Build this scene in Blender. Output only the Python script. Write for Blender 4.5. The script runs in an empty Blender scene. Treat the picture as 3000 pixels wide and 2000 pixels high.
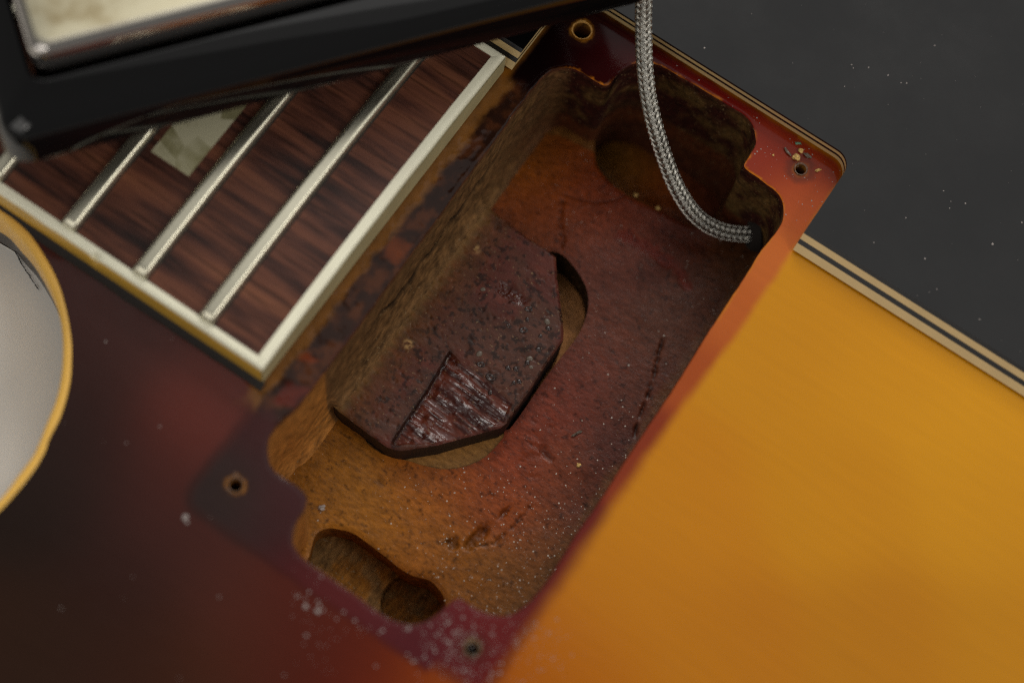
import bpy, bmesh, math, random
import numpy as np
from mathutils import Vector, Matrix
from mathutils.geometry import delaunay_2d_cdt

# ------------------------------------------------------------------ camera, light, exposure
# Everything is laid out in millimetres on the guitar: x runs from the neck to the bridge,
# y across the strings, z = 0 is the lacquered top.  MM turns it into metres.
MM = 0.001
scn = bpy.context.scene
FPX = 5800.0                                   # focal length in pixels of a 3000 px wide frame
CAM = np.array([52.4776, -53.8008, 255.3428])
R = np.array([[0.82863463, 0.55253022, 0.08986106],
              [-0.54600858, 0.7623532, 0.34740791],
              [0.1234475, -0.33693913, 0.9333985]])
cd = bpy.data.cameras.new('camera')
cam = bpy.data.objects.new('camera', cd)
scn.collection.objects.link(cam)
cam.matrix_world = Matrix(((R[0][0], R[1][0], R[2][0], CAM[0] * MM),
                           (R[0][1], R[1][1], R[2][1], CAM[1] * MM),
                           (R[0][2], R[1][2], R[2][2], CAM[2] * MM),
                           (0, 0, 0, 1)))
cd.sensor_width = 36
cd.lens = FPX / 3000 * 36
cd.clip_start = 0.01
cd.clip_end = 20
cd.dof.use_dof = True
cd.dof.focus_distance = 0.2865
cd.dof.aperture_fstop = 6.6
cd.dof.aperture_blades = 0
scn.camera = cam

w = bpy.data.worlds.new("World")
scn.world = w
w.use_nodes = True
w.node_tree.nodes['Background'].inputs[0].default_value = (1.0, 0.97, 0.93, 1)
w.node_tree.nodes['Background'].inputs[1].default_value = 0.12


def area_lamp(name, loc, aim, size, radiance, col=(1, 1, 1), size_y=None):
    ld = bpy.data.lights.new(name, 'AREA')
    ld.shape = 'RECTANGLE'
    ld.size = size * MM
    ld.size_y = (size_y or size) * MM
    ld.energy = radiance * math.pi * ld.size * ld.size_y
    ld.color = col
    o = bpy.data.objects.new(name, ld)
    scn.collection.objects.link(o)
    o.location = Vector(loc) * MM
    o.rotation_euler = (Vector(aim) - Vector(loc)).to_track_quat('-Z', 'Y').to_euler()
    return o


area_lamp('ceiling_panel', (-40, 625, 960), (-40, 625.1, 0), 1250, 0.44, (1.0, 0.98, 0.95), 790)
area_lamp('ceiling_glow', (-40, 620, 1010), (-40, 620.1, 0), 1500, 0.16, (1.0, 0.98, 0.95), 980)
area_lamp('key_lamp', (-370, 1240, 880), (15, 40, 0), 620, 9.2, (1.0, 0.97, 0.92))  # unseen key, added on the side the cast shadows point away from
area_lamp('rear_fill_panel', (-150, -760, 820), (15, 40, 0), 900, 1.0, (1.0, 0.96, 0.90))  # unseen panel behind the camera, added for rim reflections and diffuse fill
area_lamp('glint_lamp', (230, -700, 900), (15, 40, 0), 160, 4.5, (1.0, 0.95, 0.88))  # small unseen lamp added for highlights on the fret ends
area_lamp('side_fill', (950, 200, 800), (15, 40, 0), 500, 4.6, (1.0, 0.96, 0.90))  # unseen fill, added for diffuse light clear of the gloss reflections

scn.view_settings.view_transform = 'Standard'
scn.view_settings.look = 'None'
scn.view_settings.exposure = 0.08
scn.view_settings.gamma = 1
scn.cycles.use_denoising = False        # a little sensor grain, and no smeared wood texture
scn.cycles.filter_width = 1.25
scn.cycles.max_bounces = 8

rng = random.Random(7)
nrng = np.random.RandomState(7)
COL = scn.collection


# ------------------------------------------------------------------ helpers
def U(u, v, z=0.0):
    """a point of the real guitar (mm) on the level z, measured off the survey picture"""
    d = R.T @ np.array([(u - 1500) / FPX, -(v - 1000) / FPX, -1.0])
    s = (z - CAM[2]) / d[2]
    return CAM + s * d


def UP(pts, z=0.0):
    return [tuple(U(u, v, z)[:2]) for u, v in pts]


def lin(c):
    c = np.asarray(c, float) / 255.0
    return np.where(c <= 0.04045, c / 12.92, ((c + 0.055) / 1.055) ** 2.4)


def vnoise(x, y, seed=0):
    xi = np.floor(x).astype(np.int64)
    yi = np.floor(y).astype(np.int64)
    fx = x - xi
    fy = y - yi
    fx = fx * fx * (3 - 2 * fx)
    fy = fy * fy * (3 - 2 * fy)

    def h(a, b):
        n = (a * 374761393 + b * 668265263 + seed * 1442695041) & 0x7fffffff
        n = (n ^ (n >> 13)) * 1274126177 & 0x7fffffff
        return ((n ^ (n >> 16)) & 0xffff) / 65535.0
    return (h(xi, yi) * (1 - fx) * (1 - fy) + h(xi + 1, yi) * fx * (1 - fy)
            + h(xi, yi + 1) * (1 - fx) * fy + h(xi + 1, yi + 1) * fx * fy)


def fbm(x, y, s, seed=0, octv=4):
    x = np.asarray(x, float)
    y = np.asarray(y, float)
    t = 0
    a = 0.5
    n = 0
    for i in range(octv):
        t = t + a * vnoise(x / s + 13.7 * i, y / s - 7.1 * i, seed + i)
        n += a
        a *= 0.5
        s *= 0.5
    return t / n


def sstep(a, b, x):
    t = np.clip((x - a) / (b - a), 0, 1)
    return t * t * (3 - 2 * t)


def inpoly(x, y, poly):
    x = np.asarray(x, float)
    y = np.asarray(y, float)
    r = np.zeros(x.shape, bool)
    n = len(poly)
    for i in range(n):
        x0, y0 = poly[i]
        x1, y1 = poly[(i + 1) % n]
        if y0 == y1:
            continue
        c = ((y0 > y) != (y1 > y)) & (x < (x1 - x0) * (y - y0) / (y1 - y0) + x0)
        r ^= c
    return r


def dpoly(x, y, poly, closed=True):
    """distance to a polyline"""
    x = np.asarray(x, float)
    y = np.asarray(y, float)
    d = np.full(x.shape, 1e9)
    n = len(poly)
    for i in range(n if closed else n - 1):
        x0, y0 = poly[i]
        x1, y1 = poly[(i + 1) % n]
        dx, dy = x1 - x0, y1 - y0
        L = dx * dx + dy * dy + 1e-12
        t = np.clip(((x - x0) * dx + (y - y0) * dy) / L, 0, 1)
        d = np.minimum(d, np.hypot(x - x0 - t * dx, y - y0 - t * dy))
    return d


def sdist(x, y, poly):
    d = dpoly(x, y, poly)
    return np.where(inpoly(x, y, poly), -d, d)


def dense(poly, step, closed=True):
    out = []
    n = len(poly)
    for i in range(n if closed else n - 1):
        a = np.array(poly[i][:2], float)
        b = np.array(poly[(i + 1) % n][:2], float)
        k = max(1, int(math.ceil(np.linalg.norm(b - a) / step)))
        for j in range(k):
            out.append(tuple(a + (b - a) * j / k))
    if not closed:
        out.append(tuple(poly[-1][:2]))
    return out


def smooth(poly, it=2, closed=True):
    """corner cutting"""
    for _ in range(it):
        q = []
        n = len(poly)
        rngi = range(n) if closed else range(n - 1)
        if not closed:
            q.append(poly[0])
        for i in rngi:
            a = np.array(poly[i])
            b = np.array(poly[(i + 1) % n])
            q.append(tuple(a * .75 + b * .25))
            q.append(tuple(a * .25 + b * .75))
        if not closed:
            q.append(poly[-1])
        poly = q
    return poly


def round_rect(x0, y0, x1, y1, r, n=6):
    out = []
    for cx, cy, a0 in ((x1 - r, y0 + r, -90), (x1 - r, y1 - r, 0), (x0 + r, y1 - r, 90), (x0 + r, y0 + r, 180)):
        for i in range(n + 1):
            a = math.radians(a0 + 90 * i / n)
            out.append((cx + r * math.cos(a), cy + r * math.sin(a)))
    return out


class Anchors:
    """smooth blend between measured finish colours (sRGB) at places on the guitar"""
    def __init__(self, items, z, sigma, gain=1.0):
        self.p = np.array([U(u, v, z)[:2] for u, v, c in items])
        self.c = np.array([lin(c) * gain for u, v, c in items])
        self.s = sigma

    def __call__(self, x, y):
        x = np.asarray(x, float)
        y = np.asarray(y, float)
        W = np.zeros(x.shape)
        C = np.zeros(x.shape + (3,))
        for (px, py), c in zip(self.p, self.c):
            d2 = (x - px) ** 2 + (y - py) ** 2
            wt = np.exp(-d2 / (2 * self.s ** 2)) + 1e-4 / (1 + d2 / self.s ** 2) ** 2
            W += wt
            C += wt[..., None] * c
        return C / W[..., None]


def mix(a, b, m):
    return a * (1 - m[..., None]) + b * m[..., None]


def mk(name, V, F, mat, parent=None, col=None, smooth_=True, extra=None, flat_angle=None):
    me = bpy.data.meshes.new(name)
    V = np.asarray(V, float) * MM
    me.from_pydata(V.tolist(), [], [list(map(int, f)) for f in F])
    me.update()
    if col is not None:
        at = me.color_attributes.new('Col', 'FLOAT_COLOR', 'POINT')
        c4 = np.ones((len(V), 4), np.float32)
        c4[:, :3] = np.clip(col, 0, 1)
        at.data.foreach_set('color', c4.ravel())
    if extra is not None:
        at = me.attributes.new('Ex', 'FLOAT', 'POINT')
        at.data.foreach_set('value', np.asarray(extra, np.float32))
    me.materials.append(mat)
    if smooth_:
        me.polygons.foreach_set('use_smooth', [True] * len(me.polygons))
        if flat_angle:
            me.set_sharp_from_angle(angle=math.radians(flat_angle))
    o = bpy.data.objects.new(name, me)
    COL.objects.link(o)
    if parent is not None:
        o.parent = parent
    return o


def empty(name, label=None, cat=None, loc=(0, 0, 0), parent=None, group=None):
    o = bpy.data.objects.new(name, None)
    o.empty_display_size = 0.01
    COL.objects.link(o)
    o.location = Vector(loc) * MM
    if parent is not None:
        o.parent = parent
    tag(o, label, cat, group)
    return o


def tag(o, label=None, cat=None, group=None, kind=None):
    if label:
        o['label'] = label
    if cat:
        o['category'] = cat
    if group:
        o['group'] = group
    if kind:
        o['kind'] = kind
    return o


def sheet(outer, holes, step, fine=None, fine_step=None, lines=()):
    """triangulated sheet with exact outlines: returns xy array and triangles"""
    P, E = [], []

    def add(poly, closed=True):
        s = len(P)
        for p in poly:
            P.append((float(p[0]), float(p[1])))
        n = len(poly)
        for i in range(n if closed else n - 1):
            E.append((s + i, s + (i + 1) % n))
    add(outer)
    for h in holes:
        add(h)
    for l in lines:
        add(l, False)
    o = np.array(outer)
    x0, y0 = o.min(0)
    x1, y1 = o.max(0)

    def grid(st):
        nx = int((x1 - x0) / st) + 2
        ny = int((y1 - y0) / (st * .87)) + 2
        X, Y = np.meshgrid(np.arange(nx), np.arange(ny))
        X = x0 + (X + 0.5 * (Y % 2)) * st
        Y = y0 + Y * st * .87
        X = X + nrng.uniform(-.12, .12, X.shape) * st
        Y = Y + nrng.uniform(-.12, .12, Y.shape) * st
        return X.ravel(), Y.ravel()
    X, Y = grid(step)
    if fine is not None:
        k = ~fine(X, Y)
        X, Y = X[k], Y[k]
        X2, Y2 = grid(fine_step)
        k = fine(X2, Y2)
        X = np.concatenate([X, X2[k]])
        Y = np.concatenate([Y, Y2[k]])
    keep = inpoly(X, Y, outer)
    for h in holes:
        keep &= ~inpoly(X, Y, h)
    X, Y = X[keep], Y[keep]
    dm = dpoly(X, Y, outer)
    for h in holes:
        dm = np.minimum(dm, dpoly(X, Y, h))
    for l in lines:
        dm = np.minimum(dm, dpoly(X, Y, l, False))
    k = dm > 0.3 * (fine_step or step)
    X, Y = X[k], Y[k]
    pts = [Vector(p) for p in P] + [Vector((a, b)) for a, b in zip(X.tolist(), Y.tolist())]
    r = delaunay_2d_cdt(pts, E, [], 0, 1e-5)
    V = np.array([(p[0], p[1]) for p in r[0]])
    T = np.array(r[2])
    c = V[T].mean(1)
    k = inpoly(c[:, 0], c[:, 1], outer)
    for h in holes:
        k &= ~inpoly(c[:, 0], c[:, 1], h)
    T = T[k]
    a, b, d = V[T[:, 0]], V[T[:, 1]], V[T[:, 2]]
    ar = (b[:, 0] - a[:, 0]) * (d[:, 1] - a[:, 1]) - (b[:, 1] - a[:, 1]) * (d[:, 0] - a[:, 0])
    T[ar < 0] = T[ar < 0][:, ::-1]
    return V, T


def tube(path, rad, n=8, closed_ends=True):
    """V, F of a tube round a 3-D path (list of points), radius a number or a list"""
    path = np.asarray(path, float)
    m = len(path)
    rad = np.full(m, rad) if np.isscalar(rad) else np.asarray(rad)
    T = np.gradient(path, axis=0)
    T /= np.linalg.norm(T, axis=1)[:, None] + 1e-12
    up = np.array([0.0, 0, 1]) if abs(T[0][2]) < .9 else np.array([1.0, 0, 0])
    V = []
    nrm = np.cross(T[0], up)
    nrm /= np.linalg.norm(nrm)
    for i in range(m):
        nrm = nrm - T[i] * nrm.dot(T[i])
        nrm /= np.linalg.norm(nrm)
        b = np.cross(T[i], nrm)
        for j in range(n):
            a = 2 * math.pi * j / n
            V.append(path[i] + rad[i] * (math.cos(a) * nrm + math.sin(a) * b))
    F = [(i * n + j, i * n + (j + 1) % n, (i + 1) * n + (j + 1) % n, (i + 1) * n + j)
         for i in range(m - 1) for j in range(n)]
    if closed_ends:
        F.append(tuple(range(n - 1, -1, -1)))
        F.append(tuple((m - 1) * n + j for j in range(n)))
    return V, F


def loft(loops, closed=True, cap0=False, cap1=False):
    """loops: equal-length lists of 3-D points"""
    n = len(loops[0])
    V = [p for l in loops for p in l]
    F = []
    for i in range(len(loops) - 1):
        for j in range(n if closed else n - 1):
            F.append((i * n + j, i * n + (j + 1) % n, (i + 1) * n + (j + 1) % n, (i + 1) * n + j))
    if cap0:
        F.append(tuple(range(n - 1, -1, -1)))
    if cap1:
        F.append(tuple((len(loops) - 1) * n + j for j in range(n)))
    return V, F


def catmull(pts, k=10):
    P = [np.array(p, float) for p in pts]
    P = [2 * P[0] - P[1]] + P + [2 * P[-1] - P[-2]]
    out = []
    for i in range(1, len(P) - 2):
        for j in range(k):
            t = j / k
            out.append(.5 * ((2 * P[i]) + (-P[i - 1] + P[i + 1]) * t
                             + (2 * P[i - 1] - 5 * P[i] + 4 * P[i + 1] - P[i + 2]) * t * t
                             + (-P[i - 1] + 3 * P[i] - 3 * P[i + 1] + P[i + 2]) * t ** 3))
    out.append(P[-2])
    return np.array(out)


# ------------------------------------------------------------------ materials
class NT:
    def __init__(self, name):
        self.m = bpy.data.materials.new(name)
        self.m.use_nodes = True
        self.t = self.m.node_tree
        self.b = self.t.nodes['Principled BSDF']

    def n(self, kind, **kw):
        nd = self.t.nodes.new(kind)
        for k, v in kw.items():
            if k.startswith('_'):
                setattr(nd, k[1:], v)
            else:
                nd.inputs[k.replace('__', ' ')].default_value = v
        return nd

    def l(self, a, b):
        self.t.links.new(a, b)

    def coords(self, scale=(1, 1, 1)):
        tc = self.n('ShaderNodeTexCoord')
        mp = self.n('ShaderNodeMapping')
        mp.inputs['Scale'].default_value = scale
        self.l(tc.outputs['Object'], mp.inputs['Vector'])
        return mp.outputs[0]

    def noise(self, vec, scale, detail=4, rough=.55):
        nd = self.n('ShaderNodeTexNoise', Scale=scale, Detail=detail, Roughness=rough)
        self.l(vec, nd.inputs['Vector'])
        return nd.outputs['Fac']

    def ramp(self, fac, stops):
        nd = self.n('ShaderNodeValToRGB')
        e = nd.color_ramp.elements
        while len(e) < len(stops):
            e.new(0.5)
        for i, (p, c) in enumerate(stops):
            e[i].position = p
            e[i].color = (*c, 1) if len(c) == 3 else c
        self.l(fac, nd.inputs[0])
        return nd.outputs[0]

    def mixc(self, fac, a, b, mode='MIX'):
        nd = self.n('ShaderNodeMix', _data_type='RGBA', _blend_type=mode)
        for s, v in ((0, fac), (6, a), (7, b)):
            if hasattr(v, 'is_output'):
                self.l(v, nd.inputs[s])
            else:
                nd.inputs[s].default_value = v if s == 0 else (*v, 1)
        return nd.outputs[2]

    def math(self, op, a, b=None):
        nd = self.n('ShaderNodeMath', _operation=op)
        for s, v in ((0, a), (1, b)):
            if v is None:
                continue
            if hasattr(v, 'is_output'):
                self.l(v, nd.inputs[s])
            else:
                nd.inputs[s].default_value = v
        return nd.outputs[0]

    def bump(self, h, strength, dist=0.0002):
        nd = self.n('ShaderNodeBump', Strength=strength, Distance=dist)
        self.l(h, nd.inputs['Height'])
        self.l(nd.outputs[0], self.b.inputs['Normal'])
        return nd


def attr_mat(name, rough=.3, coat=0.0, coat_rough=.05, var=.25, vscale=(1, 1, 1), vfreq=600,
             bump=.2, bfreq=1500, bdist=.0001, spec=.5, speck=None, rvar=0.0, gloss=None, fleck=None):
    t = NT(name)
    at = t.n('ShaderNodeAttribute', _attribute_name='Col')
    vec = t.coords(vscale)
    f = t.noise(vec, vfreq, 5, .6)
    lo, hi = 1 - var, 1 + var
    rp = t.ramp(f, [(.3, (lo, lo, lo)), (.7, (hi, hi, hi))])
    c = t.mixc(1.0, at.outputs['Color'], rp, 'MULTIPLY')
    vec2 = t.coords()
    if speck:
        sp = t.noise(vec2, speck[0], 2, .5)
        spm = t.ramp(sp, [(speck[1], (0, 0, 0)), (speck[1] + .03, (1, 1, 1))])
        c = t.mixc(spm, c, speck[2])
    t.l(c, t.b.inputs['Base Color'])
    t.b.inputs['Roughness'].default_value = rough
    if rvar:
        rr = t.ramp(t.noise(vec2, 350, 4), [(.3, (rough - rvar,) * 3), (.7, (rough + rvar,) * 3)])
        t.l(rr, t.b.inputs['Roughness'])
    if gloss is not None:
        ga = t.n('ShaderNodeAttribute', _attribute_name='Ex')
        t.l(t.mixc(ga.outputs['Fac'], rr, (gloss,) * 3), t.b.inputs['Roughness'])
        gspec = t.mixc(ga.outputs['Fac'], (spec,) * 3, (.50,) * 3)
    if fleck:
        fm = t.ramp(t.noise(vec2, fleck[0], 2, .6), [(fleck[1], (0, 0, 0)), (fleck[1] + .05, (1, 1, 1))])
        t.l(t.mixc(fm, c, fleck[2]), t.b.inputs['Base Color'])
    t.b.inputs['Specular IOR Level'].default_value = spec
    if gloss is not None:
        t.l(gspec, t.b.inputs['Specular IOR Level'])
    t.b.inputs['Coat Weight'].default_value = coat
    t.b.inputs['Coat Roughness'].default_value = coat_rough
    if bump:
        t.bump(t.noise(vec2, bfreq, 5, .65), bump, bdist)
    return t.m


M_LACQ = attr_mat('sunburst_lacquer', rough=.12, var=.032, vscale=(.09, 1, 1), vfreq=900, bump=.05, bfreq=300, bdist=.00005, rvar=.04, spec=.19)
M_FLOOR = attr_mat('stained_cavity_wood', rough=.30, var=.36, vscale=(.45, 1, 1), vfreq=1900, bump=.6, bfreq=2600, bdist=.00012,
                   spec=.17, speck=(2600, .70, (.10, .035, .012)), rvar=.1)
M_WALL = attr_mat('raw_cavity_wall', rough=.75, fleck=(2100, .65, (.22, .14, .065)), var=.5, vscale=(1, .35, 1), vfreq=1500, bump=.7, bfreq=1900, bdist=.00025,
                  spec=.2)
M_TENON = attr_mat('dark_glued_tenon', rough=.42, var=.3, vscale=(.4, 1, 1), vfreq=900, bump=.5, bfreq=1800, bdist=.00012,
                   spec=.24, rvar=.10, gloss=.07, fleck=(2300, .66, (.20, .12, .06)))
M_STRIP = attr_mat('rough_wood_and_glue', rough=.5, var=.3, vfreq=500, bump=.6, bfreq=900, bdist=.0003)


def plain(name, col, rough=.4, metal=0.0, var=.06, freq=400, bump=0.0, bfreq=1500, bdist=.0001, spec=.5, coat=0.0,
          vscale=(1, 1, 1)):
    t = NT(name)
    c = np.array(col)
    f = t.noise(t.coords(vscale), freq, 4)
    rp = t.ramp(f, [(.3, tuple(c * (1 - var))), (.7, tuple(np.minimum(c * (1 + var), 1)))])
    t.l(rp, t.b.inputs['Base Color'])
    t.b.inputs['Roughness'].default_value = rough
    t.b.inputs['Metallic'].default_value = metal
    t.b.inputs['Specular IOR Level'].default_value = spec
    t.b.inputs['Coat Weight'].default_value = coat
    if bump:
        t.bump(t.noise(t.coords(), bfreq, 4), bump, bdist)
    return t.m


M_CREAM = plain('ivory_binding', (.97, .93, .72), .3, var=.05, freq=120)
M_CREAMSIDE = plain('aged_binding_side', (.62, .36, .05), .35, var=.12, freq=200)
M_ENDFLANK = plain('yellowed_shaded_flank', (.52, .46, .25), .35, var=.10, freq=200)  # aged yellow, darkened further to paint the end face's shade
M_BODYBIND = plain('amber_binding', (.86, .50, .10), .25, var=.06, freq=90)
M_PLYC = plain('cream_ply', (.72, .52, .24), .4, var=.05, freq=300)
M_PLYB = plain('black_ply', (.010, .009, .009), .35, freq=300)
M_NICKEL = plain('nickel_fret', (.86, .82, .64), .34, metal=1.0, var=.03, freq=900, bump=.0, bfreq=2500, bdist=.00003)
M_BLACKEDGE = plain('shadow_and_grime', (.012, .008, .006), .7)  # fret grime, and the painted contact shadow below the fretboard flank
M_SIDE = plain('body_side_lacquer', (.02, .012, .010), .3)
M_HOLE = plain('hole_dark', (.01, .006, .004), .9)
M_CHIP = plain('bare_maple_chip', (.52, .27, .06), .7, var=.35, freq=2500, bump=.6, bfreq=3000, bdist=.0002)

# pickguard top: polished black with faint smudges
t = NT('polished_black_pickguard')
vec = t.coords()
sm = t.noise(vec, 70, 5, .6)
t.l(t.ramp(sm, [(.40, (.0030, .0030, .0032)), (.66, (.0060, .0059, .0059))]), t.b.inputs['Base Color'])
t.l(t.ramp(sm, [(.35, (.09,) * 3), (.7, (.17,) * 3)]), t.b.inputs['Roughness'])
t.bump(t.noise(vec, 160, 3), .02, .0001)
t.b.inputs['Specular IOR Level'].default_value = .45
M_GUARD = t.m

# glossy black ring plastic
t = NT('glossy_black_plastic')
t.b.inputs['Base Color'].default_value = (.003, .003, .0034, 1)
t.b.inputs['Roughness'].default_value = .06
t.b.inputs['Specular IOR Level'].default_value = .62
t.bump(t.noise(t.coords(), 120, 3), .03, .0001)
M_RING = t.m

# rosewood
t = NT('rosewood')
v1 = t.coords((.10, 1, 1))
f1 = t.noise(v1, 330, 6, .62)
c1 = t.ramp(f1, [(.32, (.014, .008, .007)), (.43, (.060, .022, .015)), (.54, (.125, .044, .025)), (.72, (.185, .068, .034))])
v2 = t.coords((.05, 1, 1))
f2 = t.noise(v2, 1500, 3, .6)
c2 = t.ramp(f2, [(.36, (.5,) * 3), (.48, (1.05,) * 3)])
t.l(t.mixc(1.0, c1, c2, 'MULTIPLY'), t.b.inputs['Base Color'])
t.b.inputs['Roughness'].default_value = .42
t.bump(f2, .35, .0001)
t.b.inputs['Specular IOR Level'].default_value = .3
M_ROSE = t.m

# pearl inlay: folded sheen
t = NT('pearl_inlay')
v = t.coords((1, 1, 1))
vo = t.n('ShaderNodeTexVoronoi', Scale=190.0)
t.l(v, vo.inputs['Vector'])
wv = t.noise(v, 260, 3)
bw = t.n('ShaderNodeRGBToBW')
t.l(vo.outputs['Color'], bw.inputs[0])
sm = t.math('ADD', bw.outputs[0], wv)
t.l(t.ramp(sm, [(.40, (.16, .145, .06)), (.75, (.38, .35, .19)), (1.0, (.66, .62, .42))]), t.b.inputs['Base Color'])
t.b.inputs['Roughness'].default_value = .25
t.b.inputs['Metallic'].default_value = .3
M_PEARL = t.m

# nickel cover: tarnished top (Ex=1), polished sides (Ex=0)
t = NT('tarnished_nickel_cover')
ex = t.n('ShaderNodeAttribute', _attribute_name='Ex')
v = t.coords()
f = t.noise(v, 130, 4, .6)
top = t.ramp(f, [(.28, (.46, .38, .22)), (.42, (.70, .64, .45)), (.7, (.77, .72, .53))])
f2 = t.noise(v, 420, 2)
st = t.ramp(f2, [(.70, (0, 0, 0)), (.76, (1, 1, 1))])
top = t.mixc(st, top, (.55, .30, .06))
c = t.mixc(ex.outputs['Fac'], (.72, .68, .64), top)
t.l(c, t.b.inputs['Base Color'])
t.b.inputs['Metallic'].default_value = 1
rr = t.mixc(ex.outputs['Fac'], (.10,) * 3, (.42,) * 3)
t.l(rr, t.b.inputs['Roughness'])
M_COVER = t.m

M_WIRE = plain('tinned_braid_wire', (.64, .62, .56), .28, metal=1.0, var=.25, freq=1500)
M_CORE = plain('dark_braid_core', (.020, .018, .016), .7)
M_PAD = plain('pale_pad', (.88, .85, .79), .75, var=.05, freq=60, bump=.15, bfreq=1500, bdist=.0001)
M_BENCH = plain('bench_surface', (.45, .43, .40), .6, var=.05)
M_FLANK = plain('shaded_tenon_flank', (.013, .0065, .0045), .6, var=.3, freq=1200, bump=.4)  # near black: the shadow on the tenon's sides is painted in
M_CRACK = plain('crack_dark', (.02, .02, .02), .9)
M_DUST = plain('pale_dust', (.34, .30, .28), .9, var=.3, freq=3000)
M_DUSTB = plain('bright_dust', (.62, .56, .48), .9, var=.3, freq=3000)
M_CRUMB = plain('wood_crumb', (.60, .38, .12), .8, var=.5, freq=3000, bump=.5)
M_GREEN = plain('green_flake', (.12, .25, .16), .7, var=.3)
M_GLUE = plain('hardened_glue', (.030, .016, .013), .15, var=.3, freq=2000)
M_GLUEPALE = plain('pale_glue', (.12, .09, .065), .35, var=.3, freq=2000)

# ------------------------------------------------------------------ outlines
rim_px = [(869, 1200), (816, 1238), (790, 1274), (783, 1306), (786, 1349), (799, 1376), (826, 1396), (865, 1421),
          (890, 1440), (901, 1459), (893, 1492), (869, 1521), (859, 1554), (856, 1584), (869, 1617), (899, 1644),
          (935, 1670), (976, 1697), (1018, 1724), (1063, 1757), (1107, 1793), (1152, 1818), (1197, 1830), (1242, 1822),
          (1280, 1801), (1304, 1778), (1316, 1766), (1334, 1753), (1345, 1752), (1361, 1760), (1390, 1778), (1425, 1797),
          (1468, 1805), (1510, 1797), (1553, 1763), (1595, 1716), (1638, 1650), (1664, 1605), (1702, 1545), (1744, 1487),
          (1787, 1421), (1829, 1354), (1851, 1322), (1936, 1194), (2000, 1098), (2043, 1026), (2085, 958), (2140, 876),
          (2191, 796), (2224, 742), (2251, 707), (2275, 680), (2293, 650), (2297, 620), (2291, 585), (2275, 561),
          (2245, 540), (2218, 519), (2192, 504), (2178, 489), (2183, 474), (2200, 451), (2212, 430), (2214, 411),
          (2211, 381), (2199, 357), (2181, 337), (2157, 322), (2121, 301), (2077, 274), (2032, 247), (1987, 222),
          (1951, 200), (1922, 188), (1883, 183), (1853, 188), (1826, 200), (1809, 217), (1794, 238), (1779, 252),
          (1761, 249), (1728, 229), (1698, 209), (1674, 200), (1651, 198), (1624, 204), (1612, 208), (1586, 226),
          (1565, 253), (1535, 289), (1503, 332), (1471, 381), (1450, 408), (1300, 612), (1150, 817), (1000, 1021)]
RIM0 = UP(rim_px, 0)
RIM = smooth(RIM0, 2)
RIM = dense(RIM, 0.5)
# a hand-routed edge is never perfectly even
_r = np.array(RIM)
_j = (fbm(_r[:, 0], _r[:, 1], 1.6, 5) - .5) * .22
_c = np.roll(_r, -1, 0) - np.roll(_r, 1, 0)
_n = np.stack([-_c[:, 1], _c[:, 0]], 1)
_n /= np.linalg.norm(_n, axis=1)[:, None]
RIM_N = _n
area2 = sum(RIM[i][0] * RIM[(i + 1) % len(RIM)][1] - RIM[(i + 1) % len(RIM)][0] * RIM[i][1] for i in range(len(RIM)))
if area2 < 0:            # make it counter-clockwise so that _n points inward
    RIM = RIM[::-1]
    _r = _r[::-1]
    _j = _j[::-1]
    RIM_N = -RIM_N[::-1]
    RIM_N = RIM_N
RIMA = _r + RIM_N * _j[:, None]
# check the sense of the normal: a point a little inward must be inside
_t = RIMA[10] + RIM_N[10] * .3
if not inpoly(np.array([_t[0]]), np.array([_t[1]]), RIM)[0]:
    RIM_N = -RIM_N
RIM = [tuple(p) for p in RIMA]

ZF = -18.0      # cavity floor
ZT = -14.0      # tenon top
FOOT = round_rect(-4.6, -6.0, 44.0, 89.6, 2.6)

# body outline (cutaway, then far outside the picture)
cut_in = UP([(-260, 480), (-120, 545), (0, 611), (68, 663), (111, 718), (162, 807), (191, 892), (208, 986), (210, 1050),
             (204, 1126), (179, 1216), (145, 1284), (128, 1330), (85, 1397), (0, 1495), (-120, 1600), (-300, 1730)], 0)
cut_out = UP([(-260, 505), (-120, 567), (0, 633), (30, 667), (77, 718), (119, 786), (153, 858), (174, 922), (183, 986),
              (183, 1050), (177, 1114), (162, 1177), (140, 1228), (98, 1330), (47, 1397), (0, 1461), (-120, 1562),
              (-300, 1690)], 0)
cut_in = [tuple(p) for p in catmull([(*p, 0) for p in cut_in], 8)[:, :2]]
cut_out = [tuple(p) for p in catmull([(*p, 0) for p in cut_out], 8)[:, :2]]
BODY = cut_in + [(-60, -90), (150, -90), (150, 170), (-100, 170), (-100, 60), (-70, 22)]

guitar = empty('guitar', 'sunburst electric guitar body with its neck pickup cavity laid open', 'guitar')


# ------------------------------------------------------------------ body top
HOLES = [(0.0, 0.0), (38.1, 0.0), (-0.2, 85.0), (38.1, 85.1)]
HOLES = [tuple(U(*p, 0)[:2]) for p in ((690, 1420), (1385, 1897), (1705, 90), (2346, 496))]
hole_r = [.95, .95, 1.35, .8]


def circ(c, r, n=20, wob=0.0, seed=1):
    g = random.Random(seed)
    return [(c[0] + (r + g.uniform(-wob, wob)) * math.cos(2 * math.pi * i / n),
             c[1] + (r + g.uniform(-wob, wob)) * math.sin(2 * math.pi * i / n)) for i in range(n)]


hole_loops = [circ(c, r, 20, .06, i) for i, (c, r) in enumerate(zip(HOLES, hole_r))]

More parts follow.
